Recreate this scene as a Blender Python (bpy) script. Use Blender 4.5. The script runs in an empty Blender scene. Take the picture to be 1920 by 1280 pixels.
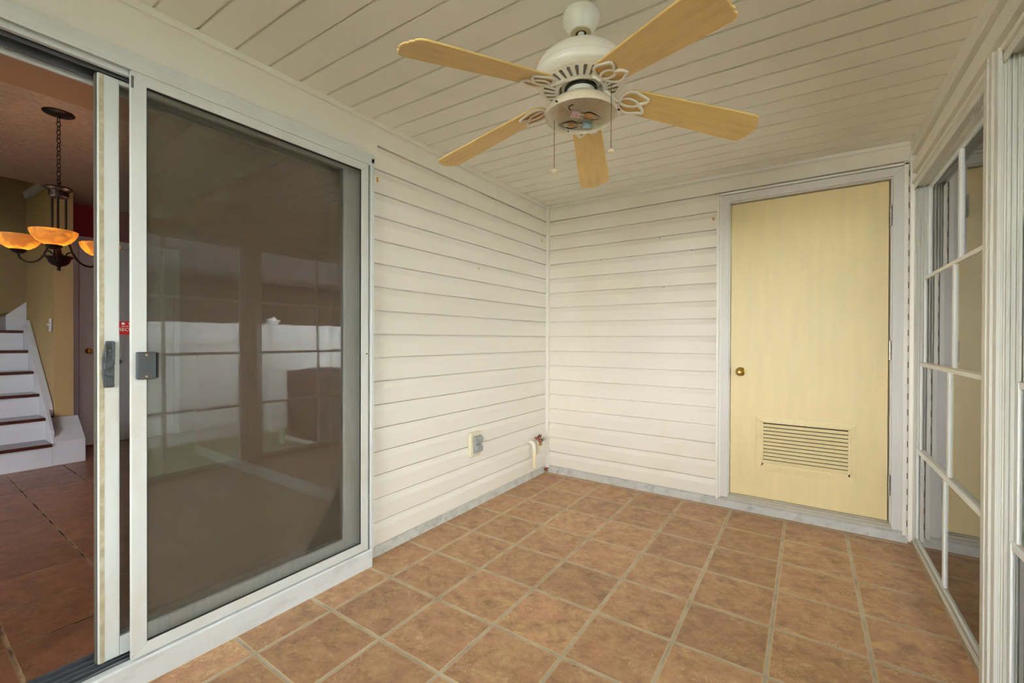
import bpy, bmesh, math, random
from mathutils import Vector, Matrix
random.seed(7)
sc = bpy.context.scene
COL = sc.collection
PI = math.pi

# ------------------------------------------------------------------ camera
YAW, PIT, ROL = -0.59732, -0.00471, 0.0030
CAM = Vector((1.947, -3.428, 1.1947))
cy, sy, cp, sp, cr, sr = math.cos(YAW), math.sin(YAW), math.cos(PIT), math.sin(PIT), math.cos(ROL), math.sin(ROL)
fw = Vector((sy*cp, cy*cp, sp)); rt = Vector((cy, -sy, 0)); up = rt.cross(fw)
r2 = cr*rt + sr*up; u2 = -sr*rt + cr*up
cam_data = bpy.data.cameras.new('camera'); cam = bpy.data.objects.new('camera', cam_data); COL.objects.link(cam)
cam.matrix_world = Matrix(((r2.x, u2.x, -fw.x, CAM.x), (r2.y, u2.y, -fw.y, CAM.y), (r2.z, u2.z, -fw.z, CAM.z), (0, 0, 0, 1)))
cam_data.sensor_width = 36.0; cam_data.lens = 814.85*36/1920; cam_data.clip_start = 0.02
sc.camera = cam

# ------------------------------------------------------------------ sky and exposure
w = bpy.data.worlds.new('sky'); sc.world = w; w.use_nodes = True
nt = w.node_tree; nt.nodes.clear()
out = nt.nodes.new('ShaderNodeOutputWorld'); bg = nt.nodes.new('ShaderNodeBackground')
tc = nt.nodes.new('ShaderNodeTexCoord'); sep = nt.nodes.new('ShaderNodeSeparateXYZ'); rmp = nt.nodes.new('ShaderNodeValToRGB')
nt.links.new(tc.outputs['Generated'], sep.inputs[0]); nt.links.new(sep.outputs['Z'], rmp.inputs[0])
rmp.color_ramp.elements[0].position = 0.0; rmp.color_ramp.elements[0].color = (1.28, 1.30, 1.34, 1)
rmp.color_ramp.elements[1].position = 0.7; rmp.color_ramp.elements[1].color = (0.58, 0.64, 0.73, 1)
nt.links.new(rmp.outputs[0], bg.inputs[0]); bg.inputs[1].default_value = 5.5
nt.links.new(bg.outputs[0], out.inputs[0])
sc.view_settings.view_transform = 'Standard'; sc.view_settings.look = 'None'
sc.view_settings.gamma = 1.0; sc.view_settings.use_curve_mapping = False
sc.view_settings.exposure = 2.16
try:
    sc.cycles.max_bounces = 12; sc.cycles.diffuse_bounces = 6; sc.cycles.transparent_max_bounces = 24
    sc.cycles.glossy_bounces = 4; sc.cycles.caustics_reflective = False
except Exception: pass

# ------------------------------------------------------------------ materials
def s2l(c):
    return tuple(((v/255)/12.92 if v/255 <= 0.04045 else ((v/255+0.055)/1.055)**2.4) for v in c)
def new_mat(name):
    m = bpy.data.materials.new(name); m.use_nodes = True
    m.node_tree.nodes.clear(); return m, m.node_tree
def N(nt, t, **kw):
    n = nt.nodes.new(t)
    for k, v in kw.items(): setattr(n, k, v)
    return n
def mat(name, rgb, rough=0.5, var=0.06, scale=6.0, metal=0.0, bump=0.0, bscale=80.0, stretch=(1, 1, 1),
        stain=None, stain_amt=0.0, stain_scale=3.0, emit=None, emit_s=0.0, spec=0.5, coat=0.0, alpha=None):
    m, nt = new_mat(name); L = nt.links.new
    o = N(nt, 'ShaderNodeOutputMaterial'); b = N(nt, 'ShaderNodeBsdfPrincipled'); L(b.outputs[0], o.inputs[0])
    b.inputs['Roughness'].default_value = rough; b.inputs['Metallic'].default_value = metal
    b.inputs['Specular IOR Level'].default_value = spec; b.inputs['Coat Weight'].default_value = coat
    c = s2l(rgb)
    t = N(nt, 'ShaderNodeTexCoord'); mp = N(nt, 'ShaderNodeMapping'); mp.inputs['Scale'].default_value = stretch
    L(t.outputs['Object'], mp.inputs[0])
    n1 = N(nt, 'ShaderNodeTexNoise'); n1.inputs['Scale'].default_value = scale; n1.inputs['Detail'].default_value = 6
    L(mp.outputs[0], n1.inputs['Vector'])
    r = N(nt, 'ShaderNodeValToRGB'); r.color_ramp.elements[0].position = 0.3; r.color_ramp.elements[1].position = 0.7
    r.color_ramp.elements[0].color = (*[v*(1-var) for v in c], 1); r.color_ramp.elements[1].color = (*[min(1, v*(1+var)) for v in c], 1)
    L(n1.outputs['Fac'], r.inputs[0]); last = r.outputs[0]
    if stain:
        n2 = N(nt, 'ShaderNodeTexNoise'); n2.inputs['Scale'].default_value = stain_scale; n2.inputs['Detail'].default_value = 8; n2.inputs['Roughness'].default_value = 0.7
        L(mp.outputs[0], n2.inputs['Vector'])
        r2_ = N(nt, 'ShaderNodeValToRGB'); r2_.color_ramp.elements[0].position = 0.5; r2_.color_ramp.elements[1].position = 0.75
        r2_.color_ramp.elements[0].color = (0, 0, 0, 1); r2_.color_ramp.elements[1].color = (stain_amt,)*3+(1,)
        L(n2.outputs['Fac'], r2_.inputs[0])
        mx = N(nt, 'ShaderNodeMix', data_type='RGBA'); L(r2_.outputs[0], mx.inputs[0]); L(last, mx.inputs[6]); mx.inputs[7].default_value = (*s2l(stain), 1)
        last = mx.outputs[2]
    L(last, b.inputs['Base Color'])
    if bump:
        n3 = N(nt, 'ShaderNodeTexNoise'); n3.inputs['Scale'].default_value = bscale; n3.inputs['Detail'].default_value = 4
        L(mp.outputs[0], n3.inputs['Vector'])
        bp = N(nt, 'ShaderNodeBump'); bp.inputs['Strength'].default_value = bump; bp.inputs['Distance'].default_value = 0.004
        L(n3.outputs['Fac'], bp.inputs['Height']); L(bp.outputs[0], b.inputs['Normal'])
    if emit:
        L(last, b.inputs['Emission Color']); b.inputs['Emission Strength'].default_value = emit_s
    return m
def glass_mat(name, tint=(0.9, 0.92, 0.9), ior=1.5, boost=1.0, rough=0.0):
    m, nt = new_mat(name); L = nt.links.new
    o = N(nt, 'ShaderNodeOutputMaterial'); mx = N(nt, 'ShaderNodeMixShader'); tr = N(nt, 'ShaderNodeBsdfTransparent'); gl = N(nt, 'ShaderNodeBsdfGlossy')
    tr.inputs[0].default_value = (*tint, 1); gl.inputs['Roughness'].default_value = rough; gl.inputs[0].default_value = (1, 1, 1, 1)
    fr = N(nt, 'ShaderNodeFresnel'); fr.inputs[0].default_value = ior
    ml = N(nt, 'ShaderNodeMath', operation='MULTIPLY'); ml.inputs[1].default_value = boost; ml.use_clamp = True
    L(fr.outputs[0], ml.inputs[0]); L(ml.outputs[0], mx.inputs[0]); L(tr.outputs[0], mx.inputs[1]); L(gl.outputs[0], mx.inputs[2]); L(mx.outputs[0], o.inputs[0])
    return m
def screen_mat(name, rgb, cover, noise=0.06):
    """woven insect screen: fine weave that lets most of the light through"""
    m, nt = new_mat(name); L = nt.links.new
    o = N(nt, 'ShaderNodeOutputMaterial'); mx = N(nt, 'ShaderNodeMixShader'); tr = N(nt, 'ShaderNodeBsdfTransparent'); df = N(nt, 'ShaderNodeBsdfDiffuse')
    t = N(nt, 'ShaderNodeTexCoord'); mp = N(nt, 'ShaderNodeMapping'); mp.inputs['Scale'].default_value = (1, 34, 2.2); L(t.outputs['Object'], mp.inputs[0])
    n = N(nt, 'ShaderNodeTexNoise'); n.inputs['Scale'].default_value = 4; n.inputs['Detail'].default_value = 5; L(mp.outputs[0], n.inputs['Vector'])
    mr = N(nt, 'ShaderNodeMapRange'); mr.inputs['To Min'].default_value = cover-noise; mr.inputs['To Max'].default_value = cover+noise
    L(n.outputs['Fac'], mr.inputs['Value']); L(mr.outputs[0], mx.inputs[0]); df.inputs[0].default_value = (*s2l(rgb), 1)
    L(tr.outputs[0], mx.inputs[1]); L(df.outputs[0], mx.inputs[2]); L(mx.outputs[0], o.inputs[0]); return m
def tile_mat(name, px, py, ox, oy, grout, cols, groutcol, rough=0.42, seed=0.0):
    m, nt = new_mat(name); L = nt.links.new
    o = N(nt, 'ShaderNodeOutputMaterial'); b = N(nt, 'ShaderNodeBsdfPrincipled'); L(b.outputs[0], o.inputs[0]); b.inputs['Specular IOR Level'].default_value = 0.35
    t = N(nt, 'ShaderNodeTexCoord'); sp_ = N(nt, 'ShaderNodeSeparateXYZ')
    wob = N(nt, 'ShaderNodeTexNoise'); wob.inputs['Scale'].default_value = 28; wob.inputs['Detail'].default_value = 3; L(t.outputs['Object'], wob.inputs['Vector'])
    wv = N(nt, 'ShaderNodeVectorMath', operation='MULTIPLY_ADD'); L(wob.outputs['Color'], wv.inputs[0]); wv.inputs[1].default_value = (0.006,)*3; L(t.outputs['Object'], wv.inputs[2])
    L(wv.outputs[0], sp_.inputs[0])
    def M(op, a, bv=None, clamp=False):
        n = N(nt, 'ShaderNodeMath', operation=op); n.use_clamp = clamp
        for i, v in enumerate((a, bv)):
            if v is None: continue
            if isinstance(v, (int, float)): n.inputs[i].default_value = v
            else: L(v, n.inputs[i])
        return n.outputs[0]
    u = M('DIVIDE', M('SUBTRACT', sp_.outputs['X'], ox+0.003), px); v = M('DIVIDE', M('SUBTRACT', sp_.outputs['Y'], oy+0.003), py)
    fu = M('FRACT', u); fv = M('FRACT', v)
    du = M('MULTIPLY', M('MINIMUM', fu, M('SUBTRACT', 1.0, fu)), px); dv = M('MULTIPLY', M('MINIMUM', fv, M('SUBTRACT', 1.0, fv)), py)
    d = M('MINIMUM', du, dv)
    g = N(nt, 'ShaderNodeMapRange'); g.inputs['From Min'].default_value = grout*0.42; g.inputs['From Max'].default_value = grout*0.58; L(d, g.inputs['Value'])
    e = N(nt, 'ShaderNodeMapRange'); e.inputs['From Min'].default_value = grout*0.55; e.inputs['From Max'].default_value = grout*0.95; L(d, e.inputs['Value'])
    cb = N(nt, 'ShaderNodeCombineXYZ'); L(M('FLOOR', u), cb.inputs[0]); L(M('FLOOR', v), cb.inputs[1]); cb.inputs[2].default_value = seed
    wn = N(nt, 'ShaderNodeTexWhiteNoise'); L(cb.outputs[0], wn.inputs['Vector'])
    # per tile shifted coordinates
    off = N(nt, 'ShaderNodeVectorMath', operation='MULTIPLY_ADD'); L(wn.outputs['Color'], off.inputs[0]); off.inputs[1].default_value = (7, 7, 7); L(t.outputs['Object'], off.inputs[2])
    mp = N(nt, 'ShaderNodeMapping'); mp.inputs['Scale'].default_value = (1.0, 1.15, 1); mp.inputs['Rotation'].default_value = (0, 0, -0.5); L(off.outputs[0], mp.inputs[0])
    n1 = N(nt, 'ShaderNodeTexNoise'); n1.inputs['Scale'].default_value = 13; n1.inputs['Detail'].default_value = 12; n1.inputs['Roughness'].default_value = 0.78; n1.inputs['Distortion'].default_value = 0.25
    L(mp.outputs[0], n1.inputs['Vector'])
    r1 = N(nt, 'ShaderNodeValToRGB'); cr_ = r1.color_ramp
    cr_.elements[0].position = 0.36; cr_.elements[0].color = (*s2l(cols[0]), 1); cr_.elements[1].position = 0.66; cr_.elements[1].color = (*s2l(cols[2]), 1)
    x = cr_.elements.new(0.50); x.color = (*s2l(cols[1]), 1)
    L(n1.outputs['Fac'], r1.inputs[0])
    n2 = N(nt, 'ShaderNodeTexNoise'); n2.inputs['Scale'].default_value = 7; n2.inputs['Detail'].default_value = 9; n2.inputs['Roughness'].default_value = 0.7; n2.inputs['Distortion'].default_value = 0.3
    mo = N(nt, 'ShaderNodeMapping'); mo.inputs['Location'].default_value = (11, 3, 5); L(mp.outputs[0], mo.inputs[0]); L(mo.outputs[0], n2.inputs['Vector'])
    r2_ = N(nt, 'ShaderNodeValToRGB'); r2_.color_ramp.elements[0].position = 0.45; r2_.color_ramp.elements[1].position = 0.7
    r2_.color_ramp.elements[0].color = (0, 0, 0, 1); r2_.color_ramp.elements[1].color = (0.75,)*3+(1,)
    L(n2.outputs['Fac'], r2_.inputs[0])
    mx = N(nt, 'ShaderNodeMix', data_type='RGBA'); L(r2_.outputs[0], mx.inputs[0]); L(r1.outputs[0], mx.inputs[6]); mx.inputs[7].default_value = (*s2l(cols[3]), 1)
    # light wisps
    n3 = N(nt, 'ShaderNodeTexNoise'); n3.inputs['Scale'].default_value = 20; n3.inputs['Detail'].default_value = 5; n3.inputs['Distortion'].default_value = 1.6; L(mp.outputs[0], n3.inputs['Vector'])
    ab = M('ABSOLUTE', M('SUBTRACT', n3.outputs['Fac'], 0.5)); wi = N(nt, 'ShaderNodeMapRange'); wi.inputs['From Min'].default_value = 0.0; wi.inputs['From Max'].default_value = 0.022
    wi.inputs['To Min'].default_value = 0.55; wi.inputs['To Max'].default_value = 0.0; L(ab, wi.inputs['Value'])
    n4 = N(nt, 'ShaderNodeTexNoise'); n4.inputs['Scale'].default_value = 12; L(mo.outputs[0], n4.inputs['Vector'])
    wm = M('MULTIPLY', wi.outputs[0], M('MULTIPLY', M('SUBTRACT', n4.outputs['Fac'], 0.47, True), 7.0, True))
    mw = N(nt, 'ShaderNodeMix', data_type='RGBA'); L(wm, mw.inputs[0]); L(mx.outputs[2], mw.inputs[6]); mw.inputs[7].default_value = (*s2l(cols[4]), 1)
    # tile to tile value
    hv = N(nt, 'ShaderNodeHueSaturation'); L(mw.outputs[2], hv.inputs['Color']); mr = N(nt, 'ShaderNodeMapRange'); mr.inputs['To Min'].default_value = 0.84; mr.inputs['To Max'].default_value = 1.10
    L(wn.outputs['Value'], mr.inputs['Value']); L(mr.outputs[0], hv.inputs['Value'])
    # ochre worn rim
    me = N(nt, 'ShaderNodeMix', data_type='RGBA'); L(e.outputs[0], me.inputs[0]); me.inputs[6].default_value = (*s2l(groutcol[1]), 1); L(hv.outputs[0], me.inputs[7])
    ng = N(nt, 'ShaderNodeTexNoise'); ng.inputs['Scale'].default_value = 9; ng.inputs['Detail'].default_value = 6; L(t.outputs['Object'], ng.inputs['Vector'])
    rg = N(nt, 'ShaderNodeValToRGB'); rg.color_ramp.elements[0].position = 0.35; rg.color_ramp.elements[1].position = 0.6
    rg.color_ramp.elements[0].color = (*s2l(groutcol[2]), 1); rg.color_ramp.elements[1].color = (*s2l(groutcol[0]), 1); L(ng.outputs['Fac'], rg.inputs[0])
    mg = N(nt, 'ShaderNodeMix', data_type='RGBA'); L(g.outputs[0], mg.inputs[0]); L(rg.outputs[0], mg.inputs[6]); L(me.outputs[2], mg.inputs[7])
    L(mg.outputs[2], b.inputs['Base Color'])
    rr = N(nt, 'ShaderNodeMapRange'); rr.inputs['To Min'].default_value = 0.85; rr.inputs['To Max'].default_value = rough; L(g.outputs[0], rr.inputs['Value']); L(rr.outputs[0], b.inputs['Roughness'])
    hh = M('ADD', M('MULTIPLY', g.outputs[0], 1.0), M('MULTIPLY', n1.outputs['Fac'], 0.25))
    bp = N(nt, 'ShaderNodeBump'); bp.inputs['Strength'].default_value = 0.5; bp.inputs['Distance'].default_value = 0.003; L(hh, bp.inputs['Height']); L(bp.outputs[0], b.inputs['Normal'])
    return m

VINYL = mat('vinyl_siding', (229, 225, 215), 0.45, 0.02, 2.0, stain=(214, 204, 178), stain_amt=0.2, stain_scale=1.3, bump=0.06, bscale=180, stretch=(1, 0.3, 1))
VINYLB = mat('vinyl_siding_back', (229, 223, 212), 0.45, 0.02, 2.0, stain=(220, 206, 176), stain_amt=0.4, stain_scale=1.6, bump=0.06, bscale=180)
TRIM = mat('white_trim', (229, 226, 217), 0.4, 0.03, 4, stain=(190, 175, 145), stain_amt=0.2, stain_scale=4)
CASING = mat('casing_aluminium', (212, 209, 204), 0.42, 0.04, 5, stretch=(12, 12, 0.6))
SOFFIT = mat('soffit_vinyl', (232, 228, 217), 0.5, 0.02, 3, stain=(205, 196, 174), stain_amt=0.2, stain_scale=2, bump=0.04, bscale=200)
HEADER = mat('header_vinyl', (220, 217, 205), 0.48, 0.03, 3, bump=0.04, bscale=200)
DFRAME = mat('door_frame_white', (204, 208, 205), 0.35, 0.03, 5, stain=(186, 168, 138), stain_amt=0.45, stain_scale=3.5, stretch=(1, 1, 0.5))
SILLW = mat('painted_sill', (202, 206, 206), 0.55, 0.03, 5, stain=(150, 148, 140), stain_amt=0.5, stain_scale=9, stretch=(1, 0.35, 1))
ALU = mat('track_aluminium', (120, 124, 130), 0.35, 0.1, 12, metal=0.8, stain=(60, 58, 54), stain_amt=0.8, stain_scale=9, stretch=(1, 0.2, 1))
DARK = mat('dark_gap', (32, 30, 28), 0.7)
RUBBER = mat('brush_seal', (88, 84, 74), 0.9)
BLACKP = mat('charcoal_handle', (66, 70, 74), 0.5, 0.12, 40, bump=0.2, bscale=200)
CONC = mat('painted_concrete', (196, 196, 190), 0.85, 0.07, 10, stain=(112, 110, 104), stain_amt=0.6, stain_scale=14, bump=0.7, bscale=60)
DOORY = mat('yellow_door_paint', (228, 208, 156), 0.42, 0.035, 3, stretch=(6, 1, 1.0), stain=(214, 208, 168), stain_amt=0.4, stain_scale=2.0)
LOUV = mat('louver_paint', (230, 212, 162), 0.5, 0.04, 8, stain=(160, 120, 60), stain_amt=0.25, stain_scale=16)
LOUVD = mat('louver_gap', (52, 40, 20), 0.8)
BRASS = mat('brass', (190, 150, 60), 0.22, 0.08, 20, metal=1.0)
STEEL = mat('hinge_steel', (176, 172, 160), 0.35, 0.15, 40, metal=0.9, stain=(110, 84, 54), stain_amt=0.5, stain_scale=40)
WINF = mat('window_frame_white', (214, 214, 204), 0.4, 0.03, 6, stain=(190, 172, 146), stain_amt=0.3, stain_scale=4, stretch=(1, 1, 0.4))
SASH = mat('sash_beige', (208, 199, 176), 0.4, 0.04, 8)
MUNT = mat('muntin_white', (236, 237, 233), 0.4, 0.02, 8)
FANW = mat('fan_white', (234, 232, 222), 0.32, 0.03, 8, coat=0.3)
PANW = mat('fan_pan_white', (222, 212, 188), 0.35, 0.04, 12, stain=(170, 132, 84), stain_amt=0.35, stain_scale=18)
BLADE = mat('fan_blade', (222, 188, 118), 0.5, 0.06, 6, stretch=(0.5, 5, 1), stain=(150, 116, 62), stain_amt=0.4, stain_scale=7)
EDGEHI = mat('blade_highlight', (232, 200, 122), 0.5)  # lighter tone paints the highlight that light leaves on the blade edges
IRON = mat('blade_iron', (230, 224, 208), 0.38, 0.04, 20)
BRONZE = mat('dark_bronze', (38, 28, 24), 0.38, 0.3, 30, metal=0.6, stain=(78, 44, 30), stain_amt=0.5, stain_scale=30)
WOOD = mat('tread_wood', (66, 26, 20), 0.25, 0.3, 5, stretch=(10, 0.8, 1), coat=0.4)
RISER = mat('white_riser', (196, 197, 202), 0.6, 0.03, 6, stretch=(1, 0.3, 3))
TAN = mat('tan_wall', (168, 142, 96), 0.75, 0.03, 3, bump=0.05)
MAROON = mat('maroon_wall', (148, 40, 56), 0.7, 0.05, 3, bump=0.05)
POP = mat('popcorn_ceiling', (184, 166, 154), 0.95, 0.22, 55, bump=1.0, bscale=90, stretch=(1.6, 0.7, 1))
SOFI = mat('smooth_tan_ceiling', (166, 138, 112), 0.8, 0.02, 3)
GREYD = mat('grey_door_paint', (220, 214, 218), 0.5, 0.03, 4)
FLOOR = tile_mat('terracotta_tile', 0.3215, 0.3225, 0.2218, -0.359, 0.012,
                 [(142, 108, 80), (180, 140, 102), (204, 168, 120), (194, 142, 112), (232, 206, 160)], [(192, 178, 152), (208, 182, 136), (164, 150, 130)])
FLOORI = tile_mat('hall_tile', 0.332, 0.329, -0.73, -2.83, 0.009,
                  [(122, 82, 62), (150, 104, 78), (172, 126, 92), (164, 104, 80), (190, 150, 112)], [(176, 150, 116), (176, 146, 106), (60, 48, 40)], rough=0.32, seed=3)
DGLASS = glass_mat('patio_glass', (0.78, 0.80, 0.78), 1.6, 2.5)
WGLASS = glass_mat('vinyl_pane', (0.86, 0.86, 0.84), 1.5, 1.3, 0.02)
SCREEN = screen_mat('insect_screen', (100, 94, 78), 0.245, 0.05)
OSCREEN = screen_mat('window_screen', (96, 92, 80), 0.30)
FENCE = mat('white_fence', (232, 232, 230), 0.5, 0.05, 3, stretch=(1, 8, 0.4))
GRASS = mat('grass', (112, 118, 84), 0.95, 0.4, 8, bump=0.8, bscale=40)
LEAFD = mat('dark_leaves', (44, 58, 26), 0.7, 0.5, 3)
LEAFG = mat('green_leaves', (104, 132, 40), 0.7, 0.4, 3)
BARK = mat('bark', (86, 70, 54), 0.9, 0.3, 12)

# ------------------------------------------------------------------ mesh helpers
class MB:
    def __init__(s): s.v = []; s.f = []
    def add(s, vs, fs):
        o = len(s.v); s.v += [tuple(p) for p in vs]; s.f += [tuple(i+o for i in f) for f in fs]; return s
    def box(s, x0, x1, y0, y1, z0, z1):
        if x0 > x1: x0, x1 = x1, x0
        if y0 > y1: y0, y1 = y1, y0
        if z0 > z1: z0, z1 = z1, z0
        return s.add([(x0, y0, z0), (x1, y0, z0), (x1, y1, z0), (x0, y1, z0), (x0, y0, z1), (x1, y0, z1), (x1, y1, z1), (x0, y1, z1)],
                     [(0, 3, 2, 1), (4, 5, 6, 7), (0, 1, 5, 4), (1, 2, 6, 5), (2, 3, 7, 6), (3, 0, 4, 7)])
    def prism(s, poly, axis, a, b):
        """closed polygon of 2D points extruded along axis from a to b. axis x: poly=(y,z); y: (x,z); z: (x,y)"""
        n = len(poly)
        def P(q, t): return (t, q[0], q[1]) if axis == 'x' else ((q[0], t, q[1]) if axis == 'y' else (q[0], q[1], t))
        vs = [P(q, a) for q in poly]+[P(q, b) for q in poly]
        fs = [tuple(range(n))[::-1], tuple(range(n, 2*n))]+[(i, (i+1) % n, n+(i+1) % n, n+i) for i in range(n)]
        return s.add(vs, fs)
    def lathe(s, prof, n=32, c=(0, 0, 0), cap=True):
        vs = []; fs = []; m = len(prof)
        for i in range(n):
            a = 2*PI*i/n
            for r, z in prof: vs.append((c[0]+r*math.cos(a), c[1]+r*math.sin(a), c[2]+z))
        for i in range(n):
            j = (i+1) % n
            for k in range(m-1): fs.append((i*m+k, j*m+k, j*m+k+1, i*m+k+1))
        if cap:
            if prof[0][0] > 1e-5: fs.append(tuple(i*m for i in range(n))[::-1])
            if prof[-1][0] > 1e-5: fs.append(tuple(i*m+m-1 for i in range(n)))
        return s.add(vs, fs)
    def tube(s, pts, r, n=8, closed=False, flat=None):
        P = [Vector(p) for p in pts]; m = len(P); rs = r if isinstance(r, (list, tuple)) else [r]*m
        vs = []; fs = []; up_ = None
        for i, p in enumerate(P):
            if closed: t = P[(i+1) % m]-P[i-1]
            else: t = P[min(i+1, m-1)]-P[max(i-1, 0)]
            t.normalize()
            if up_ is None:
                up_ = Vector((0, 0, 1)) if abs(t.z) < 0.9 else Vector((1, 0, 0))
            a = up_-t*up_.dot(t)
            if a.length < 1e-4: a = t.orthogonal()
            a.normalize(); up_ = a; b = t.cross(a)
            for k in range(n):
                q = 2*PI*k/n; vs.append(p+a*math.cos(q)*rs[i]*(flat or 1)+b*math.sin(q)*rs[i])
        for i in range(m if closed else m-1):
            j = (i+1) % m
            for k in range(n): l = (k+1) % n; fs.append((i*n+k, j*n+k, j*n+l, i*n+l))
        if not closed: fs += [tuple(range(n)), tuple(range((m-1)*n, m*n))[::-1]]
        return s.add(vs, fs)
    def xf(s, M):
        s.v = [tuple(M @ Vector(p)) for p in s.v]; return s
    def build(s, name, mt, parent=None, bevel=0.0, smooth=False, seg=2):
        me = bpy.data.meshes.new(name); me.from_pydata(s.v, [], s.f); me.update()
        bm = bmesh.new(); bm.from_mesh(me); bmesh.ops.recalc_face_normals(bm, faces=bm.faces); bm.to_mesh(me); bm.free()
        me.materials.append(mt)
        o = bpy.data.objects.new(name, me); COL.objects.link(o)
        if parent: o.parent = parent
        if smooth:
            me.shade_smooth(); me.set_sharp_from_angle(angle=math.radians(38))
        if bevel:
            b = o.modifiers.new('bevel', 'BEVEL'); b.width = bevel; b.segments = seg; b.limit_method = 'ANGLE'
        return o
def catmull(pts, k=6, closed=False):
    P = [Vector(p) for p in pts]; n = len(P); res = []
    rng = range(n) if closed else range(n-1)
    for i in rng:
        if closed: a, b, c, d = P[i-1], P[i], P[(i+1) % n], P[(i+2) % n]
        else: a, b, c, d = P[max(i-1, 0)], P[i], P[i+1], P[min(i+2, n-1)]
        for j in range(k):
            t = j/k; res.append(0.5*((2*b)+(c-a)*t+(2*a-5*b+4*c-d)*t*t+(3*b-a-3*c+d)*t**3))
    if not closed: res.append(P[-1])
    return res
def tag(o, label, cat, group=None, kind=None):
    o['label'] = label; o['category'] = cat
    if group: o['group'] = group
    if kind: o['kind'] = kind
    return o
def st(o, label, cat, group=None): return tag(o, label, cat, group, 'structure')
def empty(name, loc=(0, 0, 0), rz=0.0):
    o = bpy.data.objects.new(name, None); COL.objects.link(o); o.location = loc; o.rotation_euler = (0, 0, rz); o.empty_display_size = 0.05
    return o
def copy_tree(o, parent=None):
    c = o.copy(); COL.objects.link(c); c.parent = parent
    for ch in list(o.children): copy_tree(ch, c)
    return c

def zc(x, y): return 2.395-0.0115*x+0.008*y
YE = -5.35     # street end of the porch
XR = 2.45      # room side of window wall

# ------------------------------------------------------------------ floor
fl = MB().box(-0.02, 2.60, YE-0.1, 0.03, -0.12, 0.0).build('floor', FLOOR)
st(fl, 'terracotta mottled ceramic tile floor of the porch with sandy grout', 'floor')

# ------------------------------------------------------------------ ceiling : v-groove vinyl planks running across
P = 0.1355; mb = MB()
ys = [0.03]; k = 0
seams = [-0.013-P*i for i in range(0, 41)]
prof = []
for s_ in seams:
    prof += [(s_+0.0, 0.0), (s_-0.0004, 0.0105), (s_-0.0055, 0.0105), (s_-0.0115, 0.0012), (s_-0.0155, 0.0)]
prof = [(0.04, 0.0)]+prof+[(seams[-1]-P, 0.0)]
vs = []; fs = []
for (y, dz) in prof:
    for x, dy in ((-0.02, 0.0), (2.52, 0.048)):
        yy = y+dy; vs.append((x, yy, zc(x, yy)+dz))
n = len(prof)
fs = [(2*i, 2*i+1, 2*i+3, 2*i+2) for i in range(n-1)]
m0 = len(vs); top = [(-0.02, 0.09, 2.5), (2.52, 0.09, 2.5), (-0.02, prof[-1][0], 2.5), (2.52, prof[-1][0]+0.048, 2.5)]
vs += top; fs += [(m0, m0+1, m0+3, m0+2)]
mb.add(vs, fs); ce = mb.build('ceiling', SOFFIT)
st(ce, 'beige vinyl plank ceiling of the porch with narrow grooves', 'ceiling')
rf = MB().box(-0.2, 3.05, YE-0.5, 0.3, 2.5, 2.58).build('roof', mat('roof_cover', (120, 112, 100), 0.9)); st(rf, 'unseen flat roof slab over the porch ceiling, added to block light from above', 'roof')  # unseen cover added above the ceiling to keep light out

# ------------------------------------------------------------------ siding
PIT_S = 0.1288; Z0 = 0.063
def siding_profile(k0, k1, ztop, base=0.0):
    """(offset, z) outline of dutch-lap vinyl courses, from bottom up"""
    pr = []
    for k in range(k0, k1+1):
        z = Z0+PIT_S*k
        pr += [(-0.010, z+0.001), (0.010, z), (0.0125, z+0.003), (0.0125, z+0.080), (0.0115, z+0.088), (0.0045, z+0.108), (0.0026, z+0.1175), (0.0022, z+0.1220), (0.0022, z+0.1225), (-0.010, z+0.1225)]
    pr = [(a+base, min(b, ztop)) for a, b in pr if b <= ztop+0.02]
    pr.append((pr[-1][0], ztop)) if pr[-1][1] < ztop else None
    return pr
def siding_x(mb, y0, y1, k0, k1, ztop, base=0.0):
    pr = siding_profile(k0, k1, ztop, base); zb = pr[0][1]
    mb.prism(pr+[(-0.06, ztop), (-0.06, zb)], 'y', y0, y1)
def siding_y(mb, x0, x1, k0, k1, ztop, base=0.0):
    pr = siding_profile(k0, k1, ztop, base); zb = pr[0][1]
    mb.prism([(-a, b) for a, b in pr]+[(0.06, ztop), (0.06, zb)], 'x', x0, x1)

wl = MB(); siding_x(wl, -1.90, 0.0, 0, 16, 2.2526, -0.010); siding_x(wl, YE, 0.0, 17, 17, 2.392, -0.010)
siding_x(wl, YE, -3.90, 0, 16, 2.2526, -0.010)
wl.box(-0.14, -0.05, -1.90, 0.1, -0.1, 2.5).box(-0.14, -0.05, YE, -3.90, -0.1, 2.5).box(-0.14, -0.05, -3.92, -1.88, 2.16, 2.5)
wl.box(-0.05, 0.004, -3.92, -1.88, 2.150, 2.262)
o = wl.build('wall_left', VINYL); st(o, 'left porch wall clad in cream dutch-lap vinyl siding around the patio door', 'wall')
# overlapped siding piece near the corner, upper two courses
ov = MB(); siding_x(ov, -0.775, -0.004, 16, 17, 2.390, -0.0085); o = ov.build('trim_1', VINYL); st(o, 'overlapping end of the two top siding courses near the back corner', 'siding')
wb = MB(); siding_y(wb, 0.0, 1.405, 0, 16, 2.2526, -0.010); siding_y(wb, 0.0, 2.47, 17, 17, 2.392, -0.010)
wb.box(-0.05, 1.44, 0.04, 0.14, -0.1, 2.5).box(2.39, 2.62, 0.04, 0.14, -0.1, 2.5).box(1.40, 2.45, 0.04, 0.14, 2.19, 2.5)
o = wb.build('wall_back', VINYLB); st(o, 'back porch wall of cream vinyl siding left of and above the yellow door', 'wall')

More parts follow.
